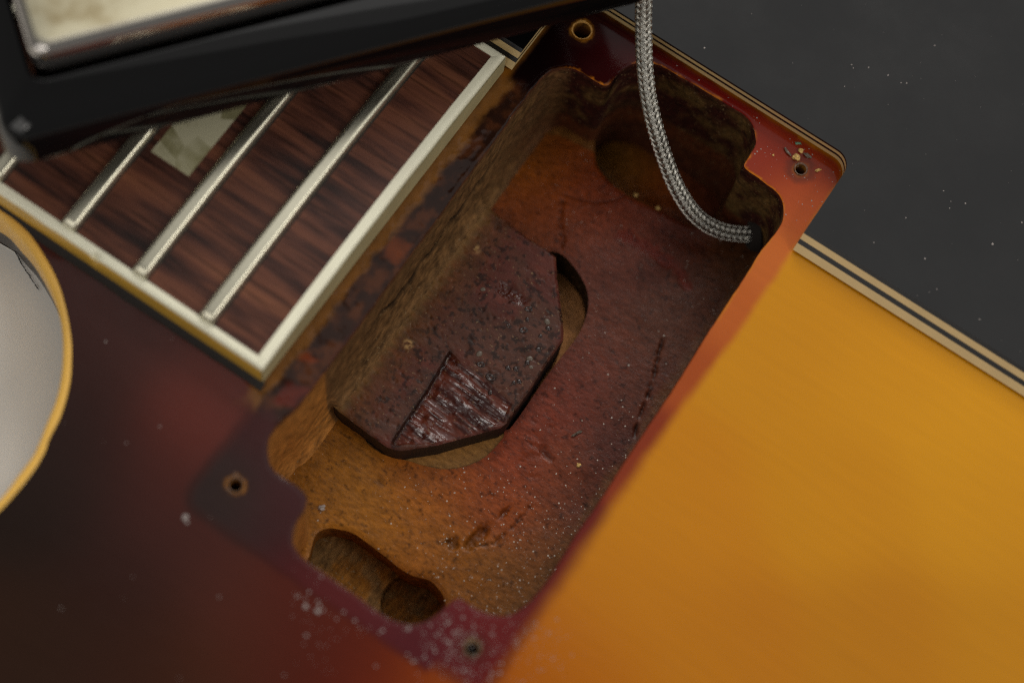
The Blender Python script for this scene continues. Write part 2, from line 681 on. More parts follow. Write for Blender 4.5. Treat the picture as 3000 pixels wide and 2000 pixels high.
amber = Anchors([(2300, 1000, (198, 131, 15)), (2600, 1100, (206, 139, 17)), (2900, 1500, (202, 137, 16)),
                 (2850, 1250, (210, 144, 18)), (2600, 1900, (184, 117, 8)), (2100, 1900, (184, 113, 7)),
                 (1700, 1950, (175, 99, 7)), (2000, 1500, (194, 123, 11)), (2450, 1450, (198, 131, 12)),
                 (2450, 850, (199, 133, 16)), (1850, 1750, (188, 116, 8)), (2950, 1900, (190, 126, 12)),
                 (1500, 2000, (170, 91, 14)), (1250, 2000, (120, 42, 10)), (1100, 1960, (96, 31, 12)),
                 (1000, 1900, (88, 28, 14)), (900, 1800, (71, 23, 17)), (1000, 1720, (92, 33, 21)),
                 (900, 1950, (64, 21, 14)), (1380, 2060, (150, 70, 14)),
                 (300, 1000, (63, 34, 29)), (600, 1200, (95, 43, 35)), (480, 900, (71, 36, 31)),
                 (700, 1180, (103, 44, 35)), (350, 850, (67, 34, 30)), (800, 1250, (83, 40, 35)),
                 (400, 1700, (47, 28, 24)), (700, 1700, (75, 37, 29)), (600, 1500, (63, 33, 29)), (100, 1900, (47, 30, 22)),
                 (240, 1100, (40, 27, 25)), (150, 1450, (35, 26, 22)), (300, 1350, (44, 27, 24)), (780, 1900, (80, 41, 29)),
                 (500, 1400, (69, 34, 29)), (400, 1950, (52, 30, 22)), (740, 1080, (86, 43, 35)),
                 (600, 1980, (63, 34, 22))], 0, 6.0)
inner = Anchors([(2345, 560, (158, 66, 28)), (2380, 640, (178, 84, 36)), (2300, 760, (188, 98, 38)),
                 (2150, 950, (180, 90, 32)), (2060, 1090, (160, 72, 24)), (1900, 1340, (130, 48, 18)), (1700, 1640, (100, 26, 16)),
                 (1600, 1800, (92, 22, 20)), (2250, 440, (132, 42, 22)), (2345, 440, (116, 26, 8)), (2430, 470, (134, 42, 12)),
                 (2150, 290, (104, 12, 6)), (2000, 200, (90, 10, 8)), (1900, 140, (66, 6, 6)), (1800, 150, (46, 6, 8)),
                 (1700, 150, (22, 3, 5)), (1600, 130, (10, 3, 3)), (1760, 220, (48, 12, 12)), (1550, 200, (14, 5, 6)),
                 (1480, 300, (30, 10, 12)), (1400, 440, (34, 14, 14)), (1850, 60, (30, 4, 4)),
                 (690, 1400, (48, 37, 35)), (640, 1360, (48, 35, 33)), (600, 1440, (46, 34, 32)), (750, 1520, (50, 36, 34)),
                 (840, 1470, (72, 33, 34)), (760, 1300, (58, 27, 28)), (850, 1300, (58, 27, 26)), (735, 1225, (60, 26, 25)), (810, 1180, (64, 28, 26)), (870, 1400, (56, 32, 34)),
                 (820, 1540, (50, 28, 29)), (860, 1640, (70, 26, 26)),
                 (950, 1700, (84, 30, 30)), (1100, 1810, (84, 30, 32)), (1200, 1860, (78, 28, 32)),
                 (1385, 1850, (102, 30, 32)), (1300, 1900, (78, 26, 32)), (1450, 1900, (96, 24, 22)), (1400, 1950, (92, 26, 26))],
                0, 3.2)


def strip_paint(x, y):
    """bare wood beside the fretboard end, dark glue and finish further out"""
    d = x + 5.6                                       # from the fretboard end towards the cavity
    n1 = fbm(x, y, 3.0, 21)
    n2 = fbm(x * 1.3, y * .8, 1.5, 22)
    n3 = fbm(x, y, 1.6, 23)
    edge = 1.5 + 1.0 * (n1 - .5) + 1.1 * (n2 - .5) + .5 * sstep(30, 60, y) - .5 * sstep(70, 60, y) * sstep(60, 72, y)
    bare = lin((122, 80, 38)) * (.6 + .5 * n2 + .3 * fbm(x, y, .5, 24))[..., None]
    dark = mix(np.broadcast_to(lin((46, 27, 20)), x.shape + (3,)), np.broadcast_to(lin((76, 42, 24)), x.shape + (3,)),
               sstep(.42, .66, n3 * .6 + n2 * .4))
    dark = dark * (.75 + .5 * n2)[..., None]
    # an orange block of unstained wood and a sliver further down
    for (x0, x1, y0, y1, c) in ((-3.6, -.6, 37.5, 41.8, (104, 50, 22)), (-4.2, -1.0, 19.2, 20.3, (112, 48, 20)), (-3.2, .4, 12.0, 15.8, (88, 36, 28))):
        q = np.minimum(np.minimum(x - x0, x1 - x), np.minimum(y - y0 - .25 * (x - x0), y1 - y + .25 * (x - x0)))
        g = sstep(-.3, .7, q + 1.6 * (n2 - .5)) * .85
        dark = mix(dark, np.broadcast_to(lin(c), x.shape + (3,)) * (.7 + .6 * n3)[..., None], g)
    return mix(bare, dark, sstep(edge - .5, edge + .5, d))


GN = Anchors([(1900, 1300, (1, 1, 1))], 0, 10)


def body_color(x, y):
    A = amber(x, y)
    I = inner(x, y)
    n = fbm(x, y, 2.2, 3)
    s = sdist(x, y, FOOT) + (n - .5) * .5
    # the ring kept the red under it from fading: soft on the bridge side, crisp at the corners
    wid = np.where(x > 35, .7 + .9 * sstep(60, 10, y), .7 + .7 * sstep(30, 10, y) * sstep(14, 4, x))
    s = s + np.where(x > 35, .25 + .85 * sstep(62, 35, y), 0)
    C = mix(I, A, sstep(-wid, wid, s))
    # darker line left by the ring's edge on the bass side
    ln = np.exp(-(s / .45) ** 2) * sstep(12, 4, y) * .18
    C = C * (1 - ln)[..., None]
    # halo of bare wood round each screw hole
    for i, (h, r) in enumerate(zip(HOLES, hole_r)):
        d = np.hypot(x - h[0], y - h[1]) + (fbm(x, y, .7, 31) - .5) * .8
        m = sstep(r + .65, r + .15, d) * (.9 if i in (0, 2) else .45)
        C = mix(C, np.broadcast_to(lin((150, 96, 26)) if i != 1 else lin((96, 78, 52)), C.shape), m)
        m = sstep(r + 2.0, r + .9, d) * (.5 if i == 3 else .25) * (1 - m)
        C = mix(C, np.broadcast_to(lin((52, 34, 28)), C.shape), m)
    # strip between fretboard and cavity
    st = strip_paint(x, y)
    m = sstep(.6, -.6, x - .3 + (n - .5) * .8) * sstep(-7.2, -6.0, x + (n - .5) * 1.5) * sstep(9.0, 12.5, y + (n - .5) * 3) * sstep(73.5, 71.0, y + (n - .5) * 3)
    C = mix(C, st, m)
    # ragged amber line of chipped lacquer along the treble-side rim
    dr = dpoly(x, y, RIM[::3])
    m = sstep(.30, .12, dr + (fbm(x, y, .8, 44) - .5) * .5) * sstep(52, 62, y) * sstep(-1, 6, x) * sstep(.40, .56, fbm(x, y, 2.6, 47))
    C = mix(C, np.broadcast_to(lin((190, 110, 26)), C.shape), m)
    # bare edge beside the fretboard's bass side
    return C


def fine_zone(x, y):
    return (np.abs(sdist(x, y, FOOT)) < 3.0) | ((x > -7) & (x < 46) & (y > -8) & (y < 92))


body_outer = dense(BODY, 1.5)
V2, T = sheet(body_outer, [RIM] + hole_loops, 1.4, fine_zone, .33)
# lip of the rim is rolled down a touch
dz = dpoly(V2[:, 0], V2[:, 1], RIM[::2])
Z = -.10 * np.exp(-(dz / .16) ** 2)
bx, by = V2[:, 0], V2[:, 1]
strip_m = sstep(.4, -.8, bx) * sstep(10, 13, by) * sstep(73, 70, by) * (bx > -8)
Z = Z + strip_m * ((fbm(bx, by, 1.5, 61) - .5) * .22 - .10) * sstep(.1, 1.0, dz)
Z = Z - 1.2 * sstep(60, 150, bx) ** 2
body = mk('body_top', np.column_stack([V2, Z]), T, M_LACQ, guitar, body_color(V2[:, 0], V2[:, 1]))

# binding round the cutaway: rolled strip with a real section
bnd = []
n = min(len(cut_in), len(cut_out))
ci = np.array(cut_in)[np.linspace(0, len(cut_in) - 1, 150).astype(int)]
co = []
for p in ci:                                          # matching outer point = nearest on the outer curve
    o_ = np.array(cut_out)
    d = np.hypot(o_[:, 0] - p[0], o_[:, 1] - p[1])
    co.append(o_[d.argmin()])
co = np.array(co)
co = np.array([co[max(0, i - 3):i + 4].mean(0) for i in range(len(co))])
prof = [(0, -.5), (0, .0), (.12, .10), (.5, .12), (.85, .02), (1.0, -.3), (1.02, -7.0)]
loops = [[(a[0] + (b[0] - a[0]) * s_, a[1] + (b[1] - a[1]) * s_, z_) for s_, z_ in prof] for a, b in zip(ci, co)]
V, F = loft(loops, closed=False)
V, F = V, [f[::-1] for f in F]
mk('cutaway_binding', V, F, M_BODYBIND, guitar)
# side of the horn below the binding
loops = [[(a[0] + (b[0] - a[0]) * .98, a[1] + (b[1] - a[1]) * .98, z_) for z_ in (-6.9, -20, -44)] for a, b in zip(ci, co)]
V, F = loft(loops, closed=False)
mk('body_side', V, F, M_SIDE, guitar)
# the rest of the side, all outside the picture, closes the body down to the bench
loops = [[(p[0], p[1], z_) for z_ in (-.01, -44)] for p in dense([(-60, -90), (150, -90), (150, 170), (-100, 170), (-100, 60)], 20, False)]
V, F = loft(loops, closed=False)
V = [(v[0], v[1], v[2] - 1.2 * float(sstep(60, 150, v[0])) ** 2 if v[2] > -1 else v[2]) for v in V]
mk('body_side', V, F, M_SIDE, guitar)

# screw holes: bored walls with a torn wooden lip
for i, (c, r) in enumerate(zip(HOLES, hole_r)):
    L = hole_loops[i]
    loops = [[(c[0] + (p[0] - c[0]) * k, c[1] + (p[1] - c[1]) * k, z_) for p in L] for k, z_ in
             ((1.0, 0.0), (.97, -.3), (.9, -1.2), (.86, -9))]
    V, F = loft(loops, cap1=True)
    cc = []
    for v in V:
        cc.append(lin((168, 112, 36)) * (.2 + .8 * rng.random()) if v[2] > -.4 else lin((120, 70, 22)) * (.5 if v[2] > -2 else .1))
    mk('screw_hole', V, F, M_STRIP, guitar, np.array(cc))
    # torn lip
    g = random.Random(40 + i)
    nn = 34
    a_, b_, cc2 = [], [], []
    amp = (.55, .40, .42, .35)[i]
    for j in range(nn):
        a = 2 * math.pi * j / nn
        ro = r + amp * (.1 + 1.3 * g.random() * g.random()) * (1.5 if 8 < j < 16 else .8)
        a_.append((c[0] + r * .98 * math.cos(a), c[1] + r * .98 * math.sin(a), -.02))
        b_.append((c[0] + (r + .2) * math.cos(a), c[1] + (r + .2) * math.sin(a), .10 + .10 * g.random()))
        cc2.append((c[0] + ro * math.cos(a), c[1] + ro * math.sin(a), -.01))
    V, F = loft([a_, b_, cc2])
    o = mk('hole_lip', V, F, M_CHIP if i == 2 else M_STRIP, guitar,
           np.array([lin((104, 84, 56) if i == 1 else (96, 66, 44)) * (.4 + 1.1 * g.random()) for _ in V]))


# ------------------------------------------------------------------ cavity walls
def crack_level(y):
    return 8.2 + (fbm(y, y * 0, 8.0, 75) - .5) * 4.0 + (fbm(y, y * 0, .9, 76) - .5) * 2.0


def wall_color(x, y, z, nx, ny):
    """brown fuzzy wood; maple cap above the glue line, redder stain below"""
    n = fbm(x + y, z * 1.0, .9, 71)
    n2 = fbm(x - y, z, 4.0, 72)
    C = np.broadcast_to(lin((116, 84, 50)), x.shape + (3,)) * (.42 + .95 * n)[..., None] * (.6 + .8 * fbm(x * 0 + y, z * .35, .45, 74))[..., None]
    # bass end: orange raw wood
    bass = sstep(19.9, 19.6, y)
    C = mix(C, np.broadcast_to(lin((168, 112, 52)), C.shape) * (.75 + .5 * n)[..., None], bass)
    # treble end: dark and dusty
    tre = sstep(56, 66, y) * sstep(1.0, 4.0, x)
    tre2 = np.clip(tre + sstep(62, 72, y) * .35, 0, 1)
    dk = mix(np.broadcast_to(lin((92, 68, 34)), C.shape), np.broadcast_to(lin((52, 20, 12)), C.shape), sstep(.35, .65, n2))
    dk = dk * (.35 + 1.3 * n)[..., None]
    C = mix(C, dk, tre2)
    # dark line of the glue joint
    low = sstep(-13.2, -14.6, z + (n2 - .5) * 1.6)
    C = mix(C, np.broadcast_to(lin((84, 42, 18)), C.shape) * (.7 + .6 * n)[..., None], low * tre2)
    # crack along the neck-side wall
    nl = sstep(3.0, .5, x) * sstep(28, 33, y) * sstep(66, 60, y)
    cr = np.exp(-((z + crack_level(y)) / (.35 + .8 * fbm(y, y * 0, 2.0, 77))) ** 2) * nl
    C = C * (1 - .93 * cr)[..., None]
    # lacquer that ran over the rim
    C = mix(C, np.broadcast_to(lin((70, 26, 16)), C.shape), sstep(-.9, -.1, z + (n - .5) * .8) * .7)
    # right wall and lower corner: red-brown overspray
    rt = sstep(36, 39, x) * sstep(70, 60, y)
    C = mix(C, np.broadcast_to(lin((92, 46, 34)), C.shape) * (.7 + .5 * n)[..., None], rt)
    return C


def wall(name, loop, normals, z0, z1, mat, colf, fillet=None, rough=.12, zs=None, closed=True):
    loop = np.asarray(loop)
    L = []
    if zs is None:
        zs = [z0, z0 - .12, z0 - .35] + list(np.linspace(z0 - .8, z1, max(4, int((z0 - z1) / .32))))
    for z in zs:
        off = .03 + .10 * min(1, max(0, (z0 - z) / .35)) * np.ones(len(loop)) if z0 == 0 else np.zeros(len(loop))
        if z0 == 0 and z == z0:
            off = np.zeros(len(loop))
        off = off + (fbm(loop[:, 0] + loop[:, 1] + 50, np.full(len(loop), z), 1.2, 81) - .5) * rough * (z < z0 - .3)
        if fillet is not None:
            off = off + fillet(loop, normals, z)
        L.append([(p[0] + nn[0] * o_, p[1] + nn[1] * o_, z) for p, nn, o_ in zip(loop, normals, off)])
    V, F = loft(L, closed=closed)
    V = np.array(V)
    N = np.tile(normals, (len(zs), 1))
    c = colf(V[:, 0], V[:, 1], V[:, 2], N[:, 0], N[:, 1])
    return mk(name, V, F, mat, guitar, c)


TY0, TY1 = 20.4, 59.1


def left_fillet(loop, nrm, z):
    """concave sweep where the neck-side wall runs into the tenon and the floor"""
    wgt = np.clip(nrm[:, 0], 0, 1) ** 2 * (loop[:, 0] < 6)
    zb = np.where((loop[:, 1] > TY0) & (loop[:, 1] < TY1), ZT, ZF)
    h = 5.5
    t_ = np.clip((zb + h - z) / h, 0, 1)
    return wgt * (1.9 * (1 - np.sqrt(np.clip(1 - t_ ** 2, 0, 1)))) + wgt * .5 * np.clip(-z / 14, 0, 1) \
        - wgt * .45 * np.exp(-((z + crack_level(loop[:, 1])) / .7) ** 2) * sstep(28, 33, loop[:, 1]) * sstep(66, 60, loop[:, 1])


wall('cavity_wall', RIM, RIM_N, 0.0, ZF - .2, M_WALL, wall_color, left_fillet)

# ------------------------------------------------------------------ floor
lipA = UP([(1752, 262), (1758, 330), (1746, 395), (1743, 440), (1752, 487), (1786, 530), (1845, 572), (1925, 612), (2000, 650),
           (2060, 662), (2100, 640), (2118, 600), (2140, 560), (2185, 560)], ZF)
lipA = [tuple(p) for p in catmull([(*p, 0) for p in lipA], 4)[:, :2]]
lipB = UP([(880, 1690), (905, 1630), (911, 1610), (926, 1563), (958, 1547), (988, 1548), (1033, 1560), (1078, 1590),
           (1137, 1635), (1182, 1670), (1221, 1688), (1256, 1697), (1286, 1724), (1303, 1756), (1306, 1800), (1290, 1850)], ZF)
lipB = [tuple(p) for p in catmull([(*p, 0) for p in lipB], 4)[:, :2]]
# treble pocket closes along y beyond the rim, bass pocket likewise
pocketA = lipA + [(45, 82), (45, 100), (5, 100)]
pA0 = lipA[0]
pocketA = [(pA0[0], 100)] + lipA + [(46, lipA[-1][1]), (46, 100)]
pocketB = lipB + [(lipB[-1][0], -12), (lipB[0][0] - 4, -12), (lipB[0][0] - 4, lipB[0][1])]

tenon_px = [(1380, 570), (1420, 598), (1549, 698), (1604, 730), (1630, 752), (1632, 806), (1640, 870), (1648, 930), (1652, 975),
            (1650, 995), (1600, 1068), (1551, 1145), (1486, 1237), (1466, 1252), (1400, 1270), (1283, 1302), (1183, 1318),
            (1165, 1318), (1130, 1306), (996, 1206), (978, 1189), (975, 1150)]
TEN = UP(tenon_px, ZT)
TEN = [(-3.0, TEN[0][1] + .6)] + TEN[1:-1] + [(1.0, 20.5), (-3.0, 20.5)]
TEN = dense(TEN, .4)
_a = np.array(TEN)
TEN = [(p[0] + (q - .5) * .12, p[1] + (q2 - .5) * .12) for p, q, q2 in
       zip(TEN, fbm(_a[:, 0], _a[:, 1], .9, 91), fbm(_a[:, 1], _a[:, 0], .9, 92))]

cres_px = [(1600, 735), (1630, 738), (1655, 751), (1683, 783), (1706, 817), (1721, 849), (1725, 891), (1719, 923), (1708, 955), (1689, 991),
           (1655, 1032), (1596, 1109), (1551, 1177), (1508, 1239), (1486, 1264), (1440, 1240), (1500, 1100), (1580, 980), (1580, 800)]
CRES = UP(cres_px, ZF)
CRES = dense(smooth(CRES, 1), .4)
bulge_px = [(1486, 1266), (1455, 1306), (1417, 1344), (1359, 1369), (1302, 1376), (1237, 1363), (1191, 1347), (1145, 1340),
            (1103, 1321), (1060, 1285), (1100, 1240), (1440, 1230)]
BULGE = UP(bulge_px, ZF)
BULGE = dense(smooth(BULGE, 2), .4)

floor_c = Anchors([(950, 1280, (130, 81, 22)), (1000, 1450, (134, 85, 26)), (880, 1340, (129, 83, 26)), (1250, 1550, (135, 80, 25)),
                   (1400, 1680, (129, 78, 26)), (1150, 1500, (137, 86, 23)), (1250, 1440, (137, 74, 25)), (1380, 1430, (125, 61, 23)),
                   (1500, 1350, (124, 52, 28)), (1600, 1220, (109, 48, 32)), (1720, 1100, (101, 48, 35)), (1500, 1500, (133, 65, 29)),
                   (1800, 1000, (92, 47, 32)), (1750, 800, (94, 48, 35)), (1900, 750, (92, 47, 35)), (2000, 700, (67, 23, 10)),
                   (1850, 620, (103, 43, 23)), (2050, 800, (71, 34, 16)), (1950, 950, (80, 45, 31)), (1850, 1150, (78, 41, 29)),
                   (1800, 1350, (75, 39, 31)), (1700, 1500, (86, 45, 31)), (1620, 1380, (110, 54, 31)), (1600, 1620, (110, 65, 34)),
                   (1500, 1720, (116, 73, 34)), (1560, 500, (120, 63, 11)), (1650, 430, (109, 50, 13)), (1600, 570, (118, 55, 14)),
                   (1640, 620, (110, 48, 16)), (1720, 560, (105, 41, 13)), (1700, 660, (95, 41, 22)), (1560, 640, (105, 52, 25)),
                   (1640, 300, (62, 36, 11)), (1560, 380, (86, 52, 19)), (1720, 330, (56, 30, 10)), (1620, 900, (97, 50, 34)),
                   (1480, 420, (103, 59, 17)), (2180, 640, (62, 34, 14)), (2150, 760, (65, 39, 20))],
                  ZF, 3.4, 1.17)


def bands(x, y):
    """ladder of chisel bites and stain lines in the floor"""
    h = np.zeros(x.shape)
    d = np.ones(x.shape)
    p = U(1545, 1385, ZF)
    q = U(1590, 1235, ZF)
    ax = np.array([q[0] - p[0], q[1] - p[1]])
    L = np.linalg.norm(ax)
    ax /= L
    s = (x - p[0]) * ax[0] + (y - p[1]) * ax[1]
    c = -(x - p[0]) * ax[1] + (y - p[1]) * ax[0]
    s = s + .35 * c * 0 + (fbm(x, y, 1.2, 101) - .5) * .9
    m = sstep(2.0, 1.5, np.abs(c)) * sstep(-1.2, 0, s) * sstep(L + 1.5, L - .5, s)
    saw = ((s * .62) % 1.0)
    m = m * sstep(.35, .55, fbm(x, y, 1.7, 102))
    h -= m * .16 * saw
    d *= 1 - .5 * m * np.exp(-((saw - .9) / .10) ** 2) * sstep(.35, .6, fbm(x, y, .6, 109))
    # ragged gouge below it
    for (u, v, r1, r2, dep) in ((1400, 1570, 2.6, .9, .6), (1330, 1590, 1.2, .9, .4), (1480, 1500, 1.6, .35, .4), (1112, 1410, .35, .9, .15),
                                (1600, 1330, .4, 1.6, .3)):
        p = U(u, v, ZF)
        dx, dy = x - p[0], y - p[1]
        a = dx * .2 + dy * .98
        b = dx * .98 - dy * .2
        g = sstep(1.2, .6, np.hypot(a / r1, b / r2) + 1.1 * (fbm(x, y, .8, 103) - .5))
        h -= g * dep * (.5 + fbm(x, y, .5, 104))
        d *= 1 - .45 * g
    # broken dark line of pits along the bridge side
    line = UP([(1945, 975), (1925, 1060), (1918, 1100), (1900, 1150), (1868, 1240), (1855, 1290)], ZF)
    dl = dpoly(x, y, line, False) + (fbm(x, y, .7, 105) - .42) * .8
    g = sstep(.28, .10, dl)
    h -= g * .35
    d *= 1 - .7 * g
    line = UP([(1560, 1480), (1500, 1545), (1450, 1590), (1390, 1600)], ZF)
    dl = dpoly(x, y, line, False) + (fbm(x, y, .6, 106) - .45) * .7
    g = sstep(.25, .08, dl)
    h -= g * .25
    d *= 1 - .5 * g
    line = UP([(1650, 590), (1640, 640), (1652, 690), (1646, 720)], ZF)
    dl = dpoly(x, y, line, False) + (fbm(x, y, .6, 107) - .45) * 1.4
    g = sstep(.45, .12, dl)
    h -= g * .25
    d *= 1 - .35 * g
    # router arc
    line = [tuple(q_) for q_ in catmull([(*q_, 0) for q_ in UP([(1655, 570), (1700, 585), (1750, 592), (1800, 585), (1850, 562)], ZF)], 5)[:, :2]]
    dl = dpoly(x, y, line, False)
    g = sstep(.22, .06, dl)
    h -= g * .2
    d *= 1 - .6 * g
    # deep-red run in the treble corner
    line = UP([(1820, 690), (1900, 730), (1980, 780), (2010, 830)], ZF)
    dl = dpoly(x, y, line, False) + (fbm(x, y, 1.5, 108) - .5) * 2.0
    g = sstep(1.5, .2, dl)
    h -= g * .15
    return h, d, g


def floor_color(x, y):
    C = floor_c(x, y)
    n = fbm(x, y, 2.4, 111)
    n2 = fbm(x, y, .8, 112)
    C = C * (.84 + .32 * n)[..., None]
    h, d, g = bands(x, y)
    C = C * d[..., None]
    C = mix(C, np.broadcast_to(lin((104, 22, 6)), C.shape), g * .55)
    # stray dark specks
    sp = sstep(.74, .80, fbm(x, y, .55, 113, 2))
    C = C * (1 - .55 * sp)[..., None]
    # crust of dusty brown towards the treble end; the orange patch has a ragged border
    line = UP([(1440, 590), (1500, 440), (1560, 385), (1640, 395), (1745, 450), (1745, 250), (1560, 180), (1350, 500)], ZF)
    m = inpoly(x + (n2 - .5) * .8, y + (n - .5) * .8, line)
    dk = np.broadcast_to(lin((104, 68, 32)), C.shape) * (.45 + 1.0 * n2)[..., None]
    C = mix(C, dk, m.astype(float) * .85)
    # a dusty border under the bridge-side wall
    rt = sstep(38.2, 40.6, x + (n - .5) * 2.2) * sstep(0, 8, y)
    C = mix(C, np.broadcast_to(lin((104, 70, 40)), C.shape) * (.4 + 1.1 * n2)[..., None], rt * .8)
    # wispy brushed fibres
    f = fbm(x * .25 + y * .1, y * 1.6 - x * .3, .9, 115)
    return C * (.88 + .24 * f)[..., None]


rim_big = []
for p, nn in zip(RIM, RIM_N):
    rim_big.append((p[0] - nn[0] * .25, p[1] - nn[1] * .25))
FL = rim_big[::2]


def clip_out(poly):
    return [tuple(p) for p in poly]


# pieces of the floor: main level minus the pockets
V2, T = sheet(FL, [], .30, lines=())
cx, cy = V2[T].mean(1).T
mA = inpoly(cx, cy, pocketA)
mB = inpoly(cx, cy, pocketB)
mC = inpoly(cx, cy, CRES)
mD = inpoly(cx, cy, BULGE)


def conform(V2, T, polys, step):
    pass


# re-triangulate with every pocket lip as an exact line, then pick the triangles by level
lips = [lipA, lipB, CRES + [CRES[0]], BULGE + [BULGE[0]]]
V2, T = sheet(FL, [], .30, lines=[dense(l, .35, False) for l in lips])
cx, cy = V2[T].mean(1).T
mA = inpoly(cx, cy, pocketA)
mB = inpoly(cx, cy, pocketB) & ~mA
mC = inpoly(cx, cy, CRES) & ~mA & ~mB
mD = inpoly(cx, cy, BULGE) & ~mC
main = ~(mA | mB | mC | mD)


def sub(V2, T, k):
    T2 = T[k]
    ids, inv = np.unique(T2.ravel(), return_inverse=True)
    return V2[ids], inv.reshape(-1, 3)


def ground(name, k, zf, cf, mat):
    P, TT = sub(V2, T, k)
    z = zf(P[:, 0], P[:, 1])
    return mk(name, np.column_stack([P, z]), TT, mat, guitar, cf(P[:, 0], P[:, 1]))


def main_z(x, y):
    h, d, g = bands(x, y)
    lip = np.full(x.shape, 9.0)
    for l in lips[:2]:
        lip = np.minimum(lip, dpoly(x, y, l, False))
    return ZF + h + (fbm(x, y, 5, 121) - .5) * .25 + (fbm(x, y, .9, 122) - .5) * .07 - .25 * np.exp(-(lip / .35) ** 2)


ground('cavity_floor', main, main_z, floor_color, M_FLOOR)

pocketA_c = Anchors([(1850, 520, (92, 52, 12)), (1800, 450, (74, 52, 14)), (1950, 580, (110, 52, 16)), (1830, 350, (58, 34, 12)),
                     (2000, 450, (52, 22, 10)), (2100, 520, (48, 20, 12)), (2050, 600, (58, 28, 14)), (1900, 420, (76, 40, 12))], -24, 3.5, 2.2)


def pa_color(x, y):
    return pocketA_c(x, y) * (.6 + .8 * fbm(x, y, 1.0, 131))[..., None]


def pb_color(x, y):
    n = fbm(x, y, .7, 132)
    n2 = fbm(x, y, 3, 133)
    C = mix(np.broadcast_to(lin((112, 84, 48)), x.shape + (3,)), np.broadcast_to(lin((122, 80, 26)), x.shape + (3,)), sstep(.4, .65, n2))
    d = np.hypot(x - drill[0], y - drill[1])
    C = C * (1 - .75 * np.exp(-((d - 4.45) / .16) ** 2))[..., None] * (1 - .3 * sstep(4.5, 4.3, d))[..., None]  # dark arc and darker disc paint the drill step's shade
    return C * 1.15 * (.6 + .8 * n)[..., None]


drill = U(1209, 1772, -23)[:2]


def pb_z(x, y):
    d = np.hypot(x - drill[0], y - drill[1])
    return -22.6 - 1.3 * sstep(4.55, 4.35, d) + (fbm(x, y, .8, 134) - .5) * .2


ground('cable_pocket_floor', mA, lambda x, y: -26 + (fbm(x, y, 3, 135) - .5) * .8, pa_color, M_FLOOR)
ground('bass_pocket_floor', mB, pb_z, pb_color, M_WALL)
ground('mortise_floor', mC, lambda x, y: -23.0 + .25 * (x - 22), lambda x, y: np.broadcast_to(lin((150, 102, 60)) * 1.8, x.shape + (3,)) * (.7 + .5 * fbm(x, y, 1.5, 136))[..., None], M_FLOOR)
ground('mortise_ledge', mD, lambda x, y: ZF - .45 + 0 * x,
       lambda x, y: np.broadcast_to(lin((136, 96, 50)) * 1.25, x.shape + (3,)) * (.75 + .4 * fbm(x, y, .9, 137))[..., None], M_FLOOR)


def lip_wall(name, line, z1, c0, mat=M_WALL, closed=False, z0=ZF):
    L = np.array(dense(line, .35, closed))
    zs = list(np.linspace(z0 + (.0 if z0 != ZF else -.2), z1 - .3, 12))
    loops = []
    for z in zs:
        j = (fbm(L[:, 0] + L[:, 1], np.full(len(L), z), 1.0, 141) - .5) * .15
        loops.append([(p[0] + a, p[1] + a, z) for p, a in zip(L, j)])
    V, F = loft(loops, closed=closed)
    V = np.array(V)
    c = c0(V[:, 0], V[:, 1], V[:, 2])
    o = mk(name, V, F, mat, guitar, c)
    return o


lip_wall('cable_pocket_wall', lipA, -26.5, lambda x, y, z: np.broadcast_to(lin((120, 88, 40)), x.shape + (3,)) * (.4 + 1.0 * fbm(x + y, z, .8, 142))[..., None])
lip_wall('bass_pocket_wall', lipB, -24.2, lambda x, y, z: np.broadcast_to(lin((120, 74, 22)), x.shape + (3,)) * (.5 + .9 * fbm(x + y, z, .8, 143))[..., None])
lip_wall('mortise_wall', CRES, -27, lambda x, y, z: np.broadcast_to(lin((62, 40, 16)), x.shape + (3,)) * (.4 + 1.0 * fbm(x + y, z, .8, 144))[..., None], closed=True)
lip_wall('mortise_wall', BULGE, ZF - .3, lambda x, y, z: np.broadcast_to(lin((30, 16, 8)), x.shape + (3,)), closed=True)
# the rim walls go deeper inside the pockets
RN = np.array(RIM)
for nm, poly, zb, cf in (('cable_pocket_wall', pocketA, -26.8, lambda x, y, z, a, b: np.broadcast_to(lin((76, 38, 18)), x.shape + (3,)) * (.4 + 1.1 * fbm(x - y, z, .9, 145))[..., None]),
                         ('bass_pocket_wall', pocketB, -24.5, lambda x, y, z, a, b: np.broadcast_to(lin((130, 86, 40)), x.shape + (3,)) * (.5 + .9 * fbm(x - y, z, .9, 146))[..., None])):
    k = inpoly(RN[:, 0], RN[:, 1], poly)
    idx = np.where(k)[0]
    # rotate so that the run is contiguous
    brk = np.where(np.diff(idx) > 1)[0]
    if len(brk):
        idx = np.concatenate([idx[brk[-1] + 1:], idx[:brk[-1] + 1]])
    wall(nm, RN[idx] + RIM_N[idx] * .10, RIM_N[idx], ZF + .1, zb, M_WALL, cf, None, rough=.15, closed=False,
         zs=list(np.linspace(ZF + .1, zb, 14)))

# ------------------------------------------------------------------ tenon
gouge = UP([(1318, 1030), (1352, 1062), (1420, 1110), (1500, 1180), (1478, 1236), (1380, 1268), (1270, 1300), (1150, 1300), (1160, 1275), (1240, 1160)], ZT)
gline = UP([(1318, 1030), (1285, 1090), (1240, 1160), (1200, 1220), (1152, 1290)], ZT)
dent = UP([(1450, 845), (1468, 822), (1500, 838), (1545, 880), (1530, 898), (1490, 880)], ZT)
gaxis = np.array(U(1500, 1190, ZT)[:2]) - np.array(U(1330, 1060, ZT)[:2])
gaxis /= np.linalg.norm(gaxis)


